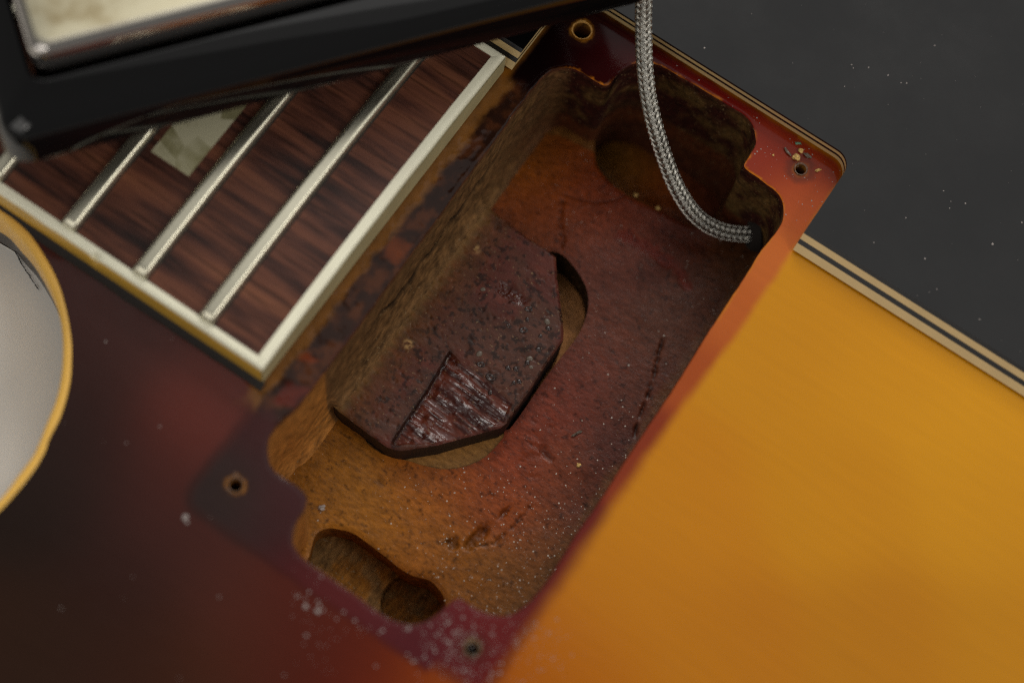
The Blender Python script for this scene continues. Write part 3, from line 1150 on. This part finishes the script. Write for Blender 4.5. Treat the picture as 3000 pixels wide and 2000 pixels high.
def tenon_z(x, y):
    n = fbm(x, y, 1.0, 151)
    base = ZT + (fbm(x, y, 6, 152) - .5) * .3 + (n - .5) * .05
    # fine pits
    base = base - .13 * sstep(.72, .80, fbm(x, y, .55, 153, 2))
    a = x * gaxis[0] + y * gaxis[1]
    b = -x * gaxis[1] + y * gaxis[0]
    st = fbm(a * .13, b, .75, 154, 3)
    s = sdist(x, y, gouge) + (n - .5) * .3
    dl = dpoly(x, y, gline, False)
    g = sstep(.25, -.25, s)
    base = base - g * (.25 + .75 * np.exp(-dl / 2.0) + .45 * (st - .5) * 2 + .45 * (fbm(x, y, 1.4, 155) - .5) + .12 * (fbm(x, y, .5, 157) - .5))
    sd = sdist(x, y, dent) + (fbm(x, y, .8, 159) - .5) * 1.3
    g2 = sstep(.35, -.5, sd)
    base = base - g2 * (.30 + .9 * (fbm(x, y, .5, 156) - .5))
    e = dpoly(x, y, TEN)
    base = base - .35 * np.exp(-(e / .25) ** 2)
    return base


def tenon_color(x, y):
    n = .6 * fbm(x * .35, y, 1.3, 161) + .4 * fbm(x * .12, y, .5, 166)
    n2 = fbm(x, y, .7, 162)
    n3 = fbm(x, y, 6, 163)
    a = lin((80, 47, 35)) * 1.0
    b = lin((86, 41, 31)) * 1.0
    C = mix(np.broadcast_to(a, x.shape + (3,)), np.broadcast_to(b, x.shape + (3,)), sstep(.4, .6, n3))
    C = C * (.62 + .76 * n)[..., None]
    # brown fuzz near the neck side
    m = sstep(9.5, 2.5, x + (n2 - .5) * 5)
    C = mix(C, np.broadcast_to(lin((96, 58, 30)) * 1.0, C.shape) * (.45 + 1.1 * n2)[..., None], m)
    m = sstep(4.2, 1.5, x + (n2 - .5) * 2)
    C = mix(C, np.broadcast_to(lin((128, 96, 56)), C.shape) * (.6 + .8 * n2)[..., None], m)
    # dark dots
    sp = sstep(.60, .70, fbm(x, y, .6, 164, 2)) * sstep(2, 7, x)
    C = C * (1 - .65 * sp)[..., None]
    # gouge: raw mahogany with wet-looking red
    s = sdist(x, y, gouge)
    g = sstep(.2, -.2, s)
    dl = dpoly(x, y, gline, False)
    a_ = x * gaxis[0] + y * gaxis[1]
    b_ = -x * gaxis[1] + y * gaxis[0]
    st = fbm(a_ * .13, b_, .75, 154, 3)
    gc = mix(np.broadcast_to(lin((98, 46, 32)), C.shape), np.broadcast_to(lin((58, 20, 12)), C.shape), sstep(.55, .4, st))
    gc = mix(gc, np.broadcast_to(lin((98, 66, 62)), C.shape), sstep(.6, .75, st))
    C = mix(C, gc * .85, g)
    C = C * (1 - .8 * np.exp(-(dl / .4) ** 2))[..., None]
    sd = sdist(x, y, dent)
    C = mix(C, np.broadcast_to(lin((72, 30, 20)), C.shape), sstep(.3, -.4, sd + (fbm(x, y, .8, 159) - .5) * 1.3))
    # pale round marks
    for (u, v, r) in ((1195, 1008, .75), (1396, 730, .55)):
        p = U(u, v, ZT)
        d = np.hypot(x - p[0], y - p[1])
        m = np.exp(-((d - r * .6) / .3) ** 2) * sstep(.35, .6, fbm(x, y, .4, 165))
        C = mix(C, np.broadcast_to(lin((190, 150, 96)), C.shape), m * .8)
    return C


V2t, Tt = sheet(TEN, [], .22, lines=[dense(gline, .3, False)])
neck_tenon = mk('neck_tenon', np.column_stack([V2t, tenon_z(V2t[:, 0], V2t[:, 1])]), Tt, M_TENON, guitar, tenon_color(V2t[:, 0], V2t[:, 1]),
                extra=np.clip(sstep(.2, -.2, sdist(V2t[:, 0], V2t[:, 1], gouge)) + sstep(.2, -.2, sdist(V2t[:, 0], V2t[:, 1], dent)), 0, 1)
                * sstep(.35, .55, fbm(V2t[:, 0], V2t[:, 1], 1.2, 158)))
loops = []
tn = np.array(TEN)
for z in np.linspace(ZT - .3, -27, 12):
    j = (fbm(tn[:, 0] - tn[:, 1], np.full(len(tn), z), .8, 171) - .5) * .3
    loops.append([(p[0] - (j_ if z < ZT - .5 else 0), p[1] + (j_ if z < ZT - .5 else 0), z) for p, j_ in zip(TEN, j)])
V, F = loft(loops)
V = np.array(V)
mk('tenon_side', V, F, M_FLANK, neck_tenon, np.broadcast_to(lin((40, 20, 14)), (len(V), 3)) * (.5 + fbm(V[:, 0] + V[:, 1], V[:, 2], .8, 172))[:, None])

# hardened glue bubbles
def blob_mesh(r, h, ring=False, seed=0):
    g = random.Random(seed)
    V, F = [], []
    n = 12
    prof = [(1.0, 0), (.92, .45), (.7, .85), (.4, 1.0)] if not ring else [(1.0, 0), (.93, .6), (.78, .8), (.6, .45), (.45, .2), (.2, .12)]
    for pr, pz in prof:
        V.append([(r * pr * math.cos(2 * math.pi * i / n) * (1 + .1 * math.sin(i * 1.3 + seed)), r * pr * math.sin(2 * math.pi * i / n), h * pz) for i in range(n)])
    V, F = loft(V, cap1=True)
    return V, F


bub = [(1549, 905, .50, 1), (1545, 935, .34, 0), (1491, 955, .36, 1), (1534, 967, .55, 1), (1603, 942, .52, 2), (1606, 962, .42, 0),
       (1583, 984, .36, 0), (1577, 1023, .44, 0), (1552, 1050, .50, 2), (1545, 1062, .42, 0), (1556, 1075, .34, 2), (1404, 1036, .52, 2),
       (1409, 1067, .52, 1), (1437, 1105, .62, 1), (1488, 1077, .44, 0), (1511, 1080, .42, 0), (1521, 1117, .42, 0), (1505, 1120, .34, 0),
       (1415, 848, .40, 2), (1437, 1147, .38, 0)]
protos = {}
for kind_ in (0, 1, 2):
    V, F = blob_mesh(1.0, .45, ring=(kind_ == 1), seed=kind_)
    protos[kind_] = (V, F)
bmesh_cache = {}
for (u, v, r, kd) in bub:
    p = U(u, v, ZT)
    if kd not in bmesh_cache:
        o = mk('glue_blob', protos[kd][0], protos[kd][1], (M_GLUE, M_GLUE, M_GLUEPALE)[kd], neck_tenon)
        bmesh_cache[kd] = o.data
    else:
        o = bpy.data.objects.new('glue_blob', bmesh_cache[kd])
        COL.objects.link(o)
        o.parent = neck_tenon
    zz = tenon_z(np.array([p[0]]), np.array([p[1]]))[0]
    o.location = Vector((p[0], p[1], zz - .03)) * MM
    o.scale = (r * .85, r * (1.05 + .2 * (kd == 1)), r * .8)
    o.rotation_euler = (0, 0, rng.uniform(0, 6))

# ------------------------------------------------------------------ fretboard
FZ = 5.0
FY0, FY1 = 13.6, 72.4
FYC = (FY0 + FY1) / 2
FX1 = -5.6                                        # body-side end
FX0 = -75.0


def fz(y):
    return FZ + ((FY1 - FY0) ** 2 / 4 - (y - FYC) ** 2) / (2 * 305)


fb = empty('fretboard', parent=guitar)
BW = 1.5
INX0, INX1, INY0, INY1 = -36.4, -30.0, 30.3, 55.7


def surf(x0, x1, y0, y1, zoff, nx, ny):
    V = []
    for i in range(nx + 1):
        for j in range(ny + 1):
            y = y0 + (y1 - y0) * j / ny
            V.append((x0 + (x1 - x0) * i / nx, y, fz(y) + zoff))
    F = [(i * (ny + 1) + j, (i + 1) * (ny + 1) + j, (i + 1) * (ny + 1) + j + 1, i * (ny + 1) + j + 1) for i in range(nx) for j in range(ny)]
    return V, F


def slab(name, x0, x1, y0, y1, zoff, zbot, mat, parent, nx=1, ny=24, bev=.0):
    V, F = surf(x0, x1, y0, y1, zoff, nx, ny)
    n0 = len(V)
    V2_, F2_ = [], []
    ringi = [i * (ny + 1) for i in range(nx + 1)] + [nx * (ny + 1) + j for j in range(1, ny + 1)] + \
            [i * (ny + 1) + ny for i in range(nx - 1, -1, -1)] + [j for j in range(ny - 1, 0, -1)]
    for k in ringi:
        V.append((V[k][0], V[k][1], zbot))
    m = len(ringi)
    for a in range(m):
        b = (a + 1) % m
        F.append((ringi[a], n0 + a, n0 + b, ringi[b]))
    F = [f if i_ < nx * ny else f for i_, f in enumerate(F)]
    return mk(name, V, F, mat, parent, smooth_=True, flat_angle=35)


slab('board', FX0, FX1 - BW, FY0 + BW, FY1 - BW, 0, 0.3, M_ROSE, fb, nx=40, ny=40)
slab('inlay', INX0, INX1, INY0, INY1, .02, FZ, M_PEARL, fb, nx=4, ny=16)


def bind_strip(name, path, inward, mat_top, seed):
    """ivory strip: rounded outer edge; path on the outer bottom edge, width inward"""
    pass


def binding_bar(name, pts_outer, pts_inner, mat, top_round=.35, nick=None):
    loops = []
    for (ox, oy), (ix, iy) in zip(pts_outer, pts_inner):
        zt = fz(oy)
        dx, dy = ix - ox, iy - oy
        nk = 0.0
        if nick is not None:
            nk = nick(ox, oy)
        loops.append([(ox, oy, .3), (ox, oy, zt - .45 - nk), (ox + dx * (.08 + nk * .3), oy + dy * (.08 + nk * .3), zt - .15 - nk),
                      (ox + dx * (.25 + nk * .2), oy + dy * (.25 + nk * .2), zt + .02 - nk * .6), (ox + dx * .6, oy + dy * .6, zt + .05), (ix, iy, zt + .03), (ix, iy, .3)])
    V, F = loft([list(l) for l in loops], closed=False)
    n_ = len(loops[0])
    F.append(tuple(range(n_)))
    F.append(tuple((len(loops) - 1) * n_ + j for j in range(n_ - 1, -1, -1)))
    return mk(name, V, F, mat, fb, flat_angle=50)


def nick_f(x, y):
    p = U(275, 752, FZ)[0]
    return .95 * math.exp(-((x - p) / .55) ** 2) + .06 * math.sin(x * 1.7) ** 2 * .5


xs = np.linspace(FX0, FX1, 180)
# the bass-side strip: ivory top, amber aged flank as its own thin layer
binding_bar('binding', [(x, FY0 + .12 + .10 * (fbm(x, 0., 3, 181) - .5)) for x in xs], [(min(x, FX1 - (0 if x < FX1 - BW else (x - FX1 + BW))), FY0 + BW) for x in xs], M_CREAM, nick=nick_f)
V, F = loft([[(x, FY0, 0.25), (x, FY0 - .05 + .0, fz(FY0) - .75 - .35 * nick_f(x, 0)), (x, FY0 + .13, fz(FY0) - .5 - nick_f(x, 0) * .9)] for x in xs], closed=False)
mk('binding_flank', V, F, M_CREAMSIDE, fb)
ys = np.linspace(FY0 + .0, FY1, 60)
binding_bar('binding', [(FX1 + .06 * math.sin(y * .5) * .3, y) for y in ys], [(FX1 - BW, min(max(y, FY0 + BW), FY1 - BW)) for y in ys], M_CREAM)
binding_bar('binding', [(x, FY1) for x in xs[::-1]], [(min(x, FX1 - BW), FY1 - BW) for x in xs[::-1]], M_CREAM)
V, F = loft([[(FX1 + .11, y, .25), (FX1 + .13, y, fz(y) - .62)] for y in ys], closed=False)
mk('binding_flank', V, F, M_ENDFLANK, fb)
# dark strip painting the contact shadow along the bass flank
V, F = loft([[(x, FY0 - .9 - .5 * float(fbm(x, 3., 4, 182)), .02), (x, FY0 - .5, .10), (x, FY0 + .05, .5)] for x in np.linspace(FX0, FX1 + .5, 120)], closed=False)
mk('contact_shadow', V, F, M_BLACKEDGE, fb)


def make_fret(xc, first=None):
    if first is not None:
        o = bpy.data.objects.new('fret', first)
        COL.objects.link(o)
        o.parent = fb
        o.location = Vector((xc, 0, 0)) * MM
        gr_ = bpy.data.objects.new('grime_line', make_fret.grime)
        COL.objects.link(gr_)
        gr_.parent = o
        return o
    loops = []
    y0, y1 = FY0 + BW - .1, FY1 - BW + .1
    n = 60
    yy = [y0, y0 + .05, y0 + .15, y0 + .3, y0 + .5, y0 + .75, y0 + 1.05] + list(np.linspace(y0 + 1.5, y1 - 1.5, n)) + \
         [y1 - 1.05, y1 - .75, y1 - .5, y1 - .3, y1 - .15, y1 - .05, y1]
    for y in yy:
        e = min(y - y0, y1 - y)
        s = math.sqrt(max(0, 1 - (1 - min(1, (e + .03) / 1.0)) ** 2))
        s = .25 + .75 * s
        sec = []
        for i in range(15):
            a = math.pi * (i / 14)
            cx_ = -math.cos(a)
            sec.append((cx_ * 1.17 * (.85 + .15 * s), y, fz(y) - .08 + 1.18 * s * (1 - abs(cx_) ** 8) + .03 * math.sin(a)))
        loops.append(sec)
    V, F = loft(loops, closed=False)
    n_ = 15
    F = [f[::-1] for f in F]
    F.append(tuple(range(n_ - 1, -1, -1)))
    F.append(tuple((len(loops) - 1) * n_ + j for j in range(n_)))
    o = mk('fret', V, F, M_NICKEL, fb)
    gv = [[(q * (1.30 + .16 * float(fbm(y, q, 2.0, 201))), y, fz(y) + .015) for q in (-1, 1)] for y in np.linspace(y0, y1, 60)]
    v_, f_ = loft(gv, closed=False)
    grime = mk('grime_line', v_, [q[::-1] for q in f_], M_BLACKEDGE, o)
    make_fret.grime = grime.data
    o.location = Vector((xc, 0, 0)) * MM
    return o


fr = make_fret(-15.75)
for xc in (-26.85, -38.75, -51.3, -64.6):
    make_fret(xc, fr.data)

# ------------------------------------------------------------------ pickguard
pg = empty('pickguard', parent=guitar)
PZ0, PZ1 = .45, 2.95
NY, NX0, NX1 = 89.3, -4.6, 43.7
PY = 73.2


def pg_loop(t_, zz):
    """outline at height fraction t_ (0 bottom, 1 top): the long edge is bevelled, the notch is square"""
    b = 2.5 * t_
    pts = [(-100, PY + b), (NX0, PY + b)]
    pts += [(NX0, NY)]
    r = 2.6
    for i in range(9):
        a = math.radians(90 - 90 * i / 8)
        pts.append((NX1 - r + r * math.cos(a), NY - r + r * math.sin(a)))
    pts += [(NX1, PY + b + .0), (150, PY + b + .35)]
    return [(x, y, zz) for x, y in pts]


layers = [(0, .12, M_PLYC), (.12, .36, M_PLYC), (.36, .56, M_PLYB), (.56, .84, M_PLYC), (.84, 1.0, M_PLYB)]
layers = [(0, .34, M_PLYC), (.34, .55, M_PLYB), (.55, .82, M_PLYC), (.82, 1.0, M_PLYB)]
for a, b, m_ in layers:
    l0 = pg_loop(a, PZ0 + (PZ1 - PZ0) * a)
    l1 = pg_loop(b, PZ0 + (PZ1 - PZ0) * b)
    V, F = loft([l0, l1], closed=False)
    mk('ply', V, [f[::-1] for f in F], m_, pg, smooth_=False)
topo = [(p[0], p[1]) for p in pg_loop(1.0, 0)]
OUT = topo + [(150, 200), (-100, 200)]
V2p, Tp = sheet(dense(OUT, 4), [], 6)
mk('top_sheet', np.column_stack([V2p, np.full(len(V2p), PZ1 + .002)]), Tp, M_GUARD, pg, smooth_=False)
topo = [(p[0], p[1]) for p in pg_loop(0.0, 0)]
V2p, Tp = sheet(dense(topo + [(150, 200), (-100, 200)], 8), [], 10)
mk('underside', np.column_stack([V2p, np.full(len(V2p), PZ0)]), Tp[:, ::-1], M_PLYC, pg)

# ------------------------------------------------------------------ pickup lying on the fretboard
PKZ = 15.6
pA, pB = U(26, 499, PKZ), U(1580, 90, PKZ)
a_ = math.atan2(pB[1] - pA[1], pB[0] - pA[0])
pk = empty('pickup', 'nickel covered pickup in a black mounting ring lying askew on the fretboard', 'pickup', loc=tuple(pA))
pk.rotation_euler = (Matrix.Rotation(a_, 3, 'Z') @ Matrix.Rotation(math.radians(-10.5), 3, 'X')).to_euler()
RL, RW = 92.0, 47.0


def rr_loop(inset, z, r, n=8):
    return [(x, y, z) for x, y in round_rect(inset, inset, RL - inset, RW - inset, r, n)]


V, F = loft([rr_loop(0.5, 0, 3.6), rr_loop(.1, .3, 3.9), rr_loop(0.0, .8, 4.0), rr_loop(.25, 4.2, 3.9), rr_loop(.5, 5.2, 3.8), rr_loop(.95, 6.0, 3.6),
             rr_loop(1.6, 6.55, 3.3), rr_loop(2.3, 6.95, 3.0), rr_loop(5.6, 8.75, 2.4), rr_loop(5.9, 8.8, 2.2), rr_loop(6.1, 8.5, 2.2), rr_loop(6.25, 1.0, 2.2), rr_loop(3.0, 0.9, 2.8), rr_loop(2.4, 0, 2.8)])
mk('mounting_ring', V, F, M_RING, pk, flat_angle=40)
# cover
loops, ex = [], []
for ins, z, r, e in ((6.75, 1.5, 2.4, 0), (6.75, 12.0, 2.4, 0), (6.80, 12.5, 2.4, 0), (6.98, 12.95, 2.3, 0), (7.3, 13.3, 2.2, .0), (7.75, 13.5, 2.1, .45), (8.3, 13.56, 2.0, 1),
                     (11, 13.6, 1.8, 1), (18, 13.6, 1.0, 1)):
    l = rr_loop(ins, z, r)
    loops.append(l)
    ex += [e] * len(l)
V, F = loft(loops, cap1=True)
mk('cover', V, F, M_COVER, pk, extra=ex)
V, F = loft([rr_loop(6.9, 1.2, 2.2), rr_loop(6.9, -.0, 2.2)], cap1=True, cap0=True)
mk('baseplate', [(v[0], v[1], v[2] + .4) for v in V], F, M_PLYB, pk)

# ------------------------------------------------------------------ braided cable
cpx = [(1868, -330, 24), (1880, -160, 17), (1886, -20, 12), (1885, 60, 9), (1887, 160, 6), (1895, 255, 3), (1913, 350, 0), (1943, 450, -4), (1975, 535, -7.5),
       (2015, 604, -10.5), (2058, 648, -12.5), (2110, 675, -13.8), (2165, 685, -14.4), (2215, 684, -14.6), (2270, 676, -14.6)]
cp = catmull([U(u, v, z) for u, v, z in cpx], 24)
seg = np.linalg.norm(np.diff(cp, axis=0), axis=1)
S = np.concatenate([[0], np.cumsum(seg)])
Ltot = S[-1]
cable = empty('braided_cable', 'silver braided shield cable curving down into the pickup cavity', 'cable', loc=tuple(cp[0]))
off = -cp[0]


def path_at(s):
    return np.array([np.interp(s, S, cp[:, k]) for k in range(3)]).T


NS = 900
ss = np.linspace(0, Ltot, NS)
PC = path_at(ss)
for _ in range(6):
    PC[1:-1] = (PC[:-2] + PC[1:-1] * 2 + PC[2:]) / 4
TT = np.gradient(PC, axis=0)
TT /= np.linalg.norm(TT, axis=1)[:, None]
N1 = np.zeros_like(PC)
nv = np.cross(TT[0], [0, 0, 1.0])
nv /= np.linalg.norm(nv)
for i in range(NS):
    nv = nv - TT[i] * nv.dot(TT[i])
    nv /= np.linalg.norm(nv)
    N1[i] = nv
N2 = np.cross(TT, N1)
RC = 1.09
V, F = tube(PC[::6] + off, RC - .18, 14)
mk('core', V, F, M_CORE, cable)
NCAR = 12                     # carriers each way
PITCH = 11.4
LAY = 2 * math.pi / PITCH
KAP = 2 * LAY * NCAR / (2 * math.pi)
for sgn in (1, -1):
    for c_ in range(NCAR):
        idx = np.arange(0, NS, 2)
        s_ = ss[idx]
        th = 2 * math.pi * c_ / NCAR + sgn * LAY * s_
        # over two, under two
        wv = sgn * np.tanh(2.2 * np.sin(math.pi / 2 * (2 * c_ + sgn * KAP * s_) + math.pi / 4))
        Vb, Fb = [], []
        rad = RC + .105 * wv
        for w_ in (-1, 0, 1):                     # three fine wires side by side in a carrier
            t2 = th + w_ * .128 / RC / math.cos(math.atan(LAY * RC))
            P_ = PC[idx] + off + rad[:, None] * (np.cos(t2)[:, None] * N1[idx] + np.sin(t2)[:, None] * N2[idx])
            v_, f_ = tube(P_, .060, 5)
            b0 = len(Vb)
            Vb += v_
            Fb += [tuple(b0 + q for q in f) for f in f_]
        mk('braid_strand', Vb, Fb, M_WIRE, cable)

_in = inpoly(PC[:, 0], PC[:, 1], RIM)
_k = np.where(_in)[0][-1]
_t = TT[_k]
_a = np.array([-_t[1], _t[0], 0.0])
_a /= np.linalg.norm(_a)
_b = np.cross(_t, _a)
L_ = [[tuple(PC[_k] - _t * d_ + r_ * (math.cos(q_) * _a + math.sin(q_) * _b)) for q_ in np.linspace(0, 2 * math.pi, 28, endpoint=False)]
      for d_, r_ in ((.1, 2.9), (1.1, 2.5), (1.5, 2.1), (1.3, 1.45), (-3, 1.4))]
V, F = loft(L_, cap1=True)
mk('cable_hole_shade', V, F, M_HOLE, guitar)  # near-black collar paints the bore's shade round the cable

# ------------------------------------------------------------------ bench and pad seen through the cutaway
V = [(-900, -900, -45), (900, -900, -45), (900, 900, -45), (-900, 900, -45)]
bench = mk('workbench', V, [(0, 1, 2, 3)], M_BENCH, None, smooth_=False)
tag(bench, kind='structure')
pad_in = [(p[0] - .0, p[1]) for p in cut_out]
# pad fills the cutaway with a small gap to the horn
pl = [(-120, 40)] + [(float(q[0] + .9 ), float(q[1])) for q in co[::3]] + [(-120, -60)]
V2q, Tq = sheet(dense(pl, 3), [], 3)
zp = -12 + (fbm(V2q[:, 0], V2q[:, 1], 30, 191) - .5) * .6
pad = empty('pad', 'pale grey pad under the cutaway with a thin dark crack', 'pad')
mk('pad_top', np.column_stack([V2q, zp]), Tq, M_PAD, pad)
V, F = loft([[(x, y, z_) for x, y in dense(pl, 3)] for z_ in (-12.05, -44.99)])
mk('pad_side', V, F, M_PAD, pad)
# crack: a thin ragged dark sliver
cpts = [(-30, 590), (10, 672), (30, 710), (52, 752), (66, 778), (85, 806), (105, 838), (116, 853)]
L = [U(u, v, -11.93) for u, v in cpts]
Lc = catmull(L, 8)
g = random.Random(3)
Va, Vb_ = [], []
for i, p in enumerate(Lc):
    wd = .05 + .09 * g.random()
    if i > len(Lc) - 4:
        wd *= .4
    j = g.uniform(-.12, .12)
    Va.append((p[0] - wd + j, p[1] - wd * .4, -11.66))
    Vb_.append((p[0] + wd + j, p[1] + wd * .4, -11.66))
V, F = loft([Va, Vb_], closed=False)
mk('crack', V, [f[::-1] for f in F], M_CRACK, pad)


# ------------------------------------------------------------------ dust and crumbs
def grain(r, g, flat=.5):
    V, F = [], []
    top = [(r * (.7 + .6 * g.random()) * math.cos(2 * math.pi * i / 6), r * (.7 + .6 * g.random()) * math.sin(2 * math.pi * i / 6), r * .1) for i in range(6)]
    V = top + [(0, 0, r * flat * 1.5), (0, 0, -r * .2)]
    F = [(i, (i + 1) % 6, 6) for i in range(6)] + [((i + 1) % 6, i, 7) for i in range(6)]
    return V, F


def scatter(name, spots, mat, label, cat):
    g = random.Random(11)
    V, F = [], []
    for (x, y, z, r) in spots:
        v_, f_ = grain(r, g, .4)
        b = len(V)
        V += [(x + a[0], y + a[1], z + a[2]) for a in v_]
        F += [tuple(b + q for q in f) for f in f_]
    o = mk(name, V, F, mat, None, smooth_=False)
    tag(o, label, cat, kind='stuff')
    return o


def spots_px(z, n, u0, v0, u1, v1, rmin, rmax, poly=None, notpoly=None, dens=None):
    out = []
    tries = 0
    while len(out) < n and tries < n * 60:
        tries += 1
        u, v = rng.uniform(u0, u1), rng.uniform(v0, v1)
        p = U(u, v, z)
        if poly is not None and not inpoly(np.array([p[0]]), np.array([p[1]]), poly)[0]:
            continue
        if notpoly is not None and inpoly(np.array([p[0]]), np.array([p[1]]), notpoly)[0]:
            continue
        if dens is not None and rng.random() > dens(u, v):
            continue
        zz = z
        if z == ZF:
            zz = main_z(np.array([p[0]]), np.array([p[1]]))[0]
            c = np.array([p[0]]), np.array([p[1]])
            if inpoly(*c, pocketA)[0] or inpoly(*c, pocketB)[0] or inpoly(*c, CRES)[0] or inpoly(*c, TEN)[0] or inpoly(*c, BULGE)[0]:
                continue
        out.append((p[0], p[1], zz, rmin + (rmax - rmin) * rng.random() ** 3))
    return out


RS = RIM[::4]
sp = spots_px(ZF, 640, 850, 900, 2100, 1850, .035, .13, poly=RS, dens=lambda u, v: min(1, max(.08, (v - 1150) / 600)) * min(1, max(.15, (u - 900) / 700)))
sp += spots_px(ZF, 160, 1500, 400, 2250, 1000, .03, .09, poly=RS)
scatter('floor_dust', sp, M_DUSTB, 'fine pale dust grains strewn over the cavity floor', 'dust')
sp = []
NR = RIM[::4]
gd = lambda cu, cv, s: (lambda u, v: math.exp(-((u - cu) ** 2 + (v - cv) ** 2) / (2 * s * s)))
sp += spots_px(0, 240, 1180, 1750, 1760, 2000, .05, .20, notpoly=NR, dens=gd(1330, 1890, 90))
sp += spots_px(0, 110, 1400, 1800, 1760, 2000, .05, .16, notpoly=NR, dens=gd(1560, 1880, 60))
sp += spots_px(0, 70, 850, 1600, 1250, 1990, .05, .20, notpoly=NR, dens=gd(960, 1780, 100))
sp += spots_px(0, 16, 100, 800, 1000, 2000, .05, .16, notpoly=NR)
sp += [(*U(543, 1514, 0)[:2], 0, .42), (*U(548, 1530, 0)[:2], 0, .2), (*U(895, 1775, 0)[:2], 0, .32), (*U(930, 1790, 0)[:2], 0, .38)]
sp += spots_px(0, 70, 1900, 150, 2480, 650, .04, .12, notpoly=NR, poly=FOOT)
sp = [q for q in sp if not (q[0] < -5.4 and q[1] > 13) and q[1] < 88.8]
scatter('top_dust', sp, M_DUST, 'blurred white dust specks on the sunburst lacquer', 'dust')
sp = []
for _ in range(90):
    u, v = rng.uniform(1900, 3000), rng.uniform(0, 1100)
    p = U(u, v, PZ1)
    if inpoly(np.array([p[0]]), np.array([p[1]]), OUT)[0]:
        sp.append((p[0], p[1], PZ1, .03 + .10 * rng.random() ** 4))
for (u, v, r) in ((2064, 141, .22), (2495, 190, .16), (2500, 200, .12), (2545, 198, .14), (2640, 243, .16), (2656, 244, .18), (2908, 715, .25),
                  (2710, 758, .22), (2560, 710, .16), (2473, 492, .22), (2738, 134, .14), (2782, 610, .12), (2786, 590, .1)):
    p = U(u, v, PZ1)
    if inpoly(np.array([p[0]]), np.array([p[1]]), OUT)[0]:
        sp.append((p[0], p[1], PZ1, r * .7))
scatter('pickguard_dust', sp, M_DUST, 'sparse tiny dust specks on the dark grey pickguard', 'dust')


def crumb(name, u, v, z, r, mat, label, cat='wood crumb', group=None, seed=0, sc=(1, 1, .6), rot=0.0, lift=0.0):
    g = random.Random(seed)
    bm = bmesh.new()
    bmesh.ops.create_icosphere(bm, subdivisions=2, radius=1.0)
    for vt in bm.verts:
        k = 1 + g.uniform(-.5, .42)
        vt.co = vt.co * k
        vt.co.x *= sc[0] * r * MM
        vt.co.y *= sc[1] * r * MM
        vt.co.z *= sc[2] * r * MM
    me = bpy.data.meshes.new(name)
    bm.to_mesh(me)
    bm.free()
    me.materials.append(mat)
    o = bpy.data.objects.new(name, me)
    COL.objects.link(o)
    p = U(u, v, z)
    o.location = Vector((p[0], p[1], z + r * sc[2] * .7 + lift)) * MM
    o.rotation_euler = (0, 0, rot)
    tag(o, label, cat, group)
    return o


GW = 'wood crumbs round the screw holes and pocket'
crumb('wood_crumb', 2331, 462, 0, .55, M_CRUMB, 'largest cream wood crumb lying just above the treble bridge-side screw hole', group=GW, seed=1, sc=(1, .9, .7))
crumb('wood_crumb', 2345, 442, 0, .38, M_CRUMB, 'small cream crumb between the green flake and the largest crumb', group=GW, seed=2)
crumb('wood_crumb', 2365, 458, 0, .42, M_GLUEPALE, 'dull brown crumb to the right of the largest cream crumb', group=GW, seed=3, sc=(1.3, .7, .6))
crumb('wood_crumb', 2306, 445, 0, .42, M_GLUEPALE, 'brown splinter to the left of the largest cream crumb', group=GW, seed=4, sc=(1.8, .5, .5), rot=-.4)
crumb('wood_crumb', 2396, 500, 0, .28, M_CRUMB, 'pale splinter to the right of the treble bridge-side screw hole', group=GW, seed=5, sc=(1.6, .7, .6), rot=.9)
crumb('wood_crumb', 2265, 455, 0, .16, M_CRUMB, 'tiny yellow crumb on the red lacquer left of the screw hole', group=GW, seed=6)
crumb('green_flake', 2338, 421, 0, .42, M_GREEN, 'small green flake above the cream wood crumbs', 'flake', seed=7, sc=(1.2, .6, .35), rot=.4)
crumb('wood_crumb', 1862, 572, ZF, .27, M_CRUMB, 'yellow crumb on the lip of the cable pocket, nearer the tenon', group=GW, seed=8)
crumb('wood_crumb', 1927, 611, ZF, .30, M_CRUMB, 'yellow crumb on the lip of the cable pocket, nearer the braided cable', group=GW, seed=9, sc=(1.2, .8, .5))
crumb('lint_tuft', 942, 1487, ZF, .50, M_DUST, 'white lint tuft on the orange floor above the bass pocket', 'lint', seed=10, sc=(1.1, .7, .45), rot=.8)
crumb('lint_tuft', 1695, 1363, ZF, .33, M_CRUMB, 'round tan fluff speck on the red floor near the bridge-side wall', 'lint', seed=11, sc=(1, 1, .5))
crumb('lint_tuft', 1690, 1270, ZF, .5, M_GLUEPALE, 'dark grey fibre flake on the red-brown floor', 'lint', seed=12, sc=(1.6, .45, .4), rot=1.2)
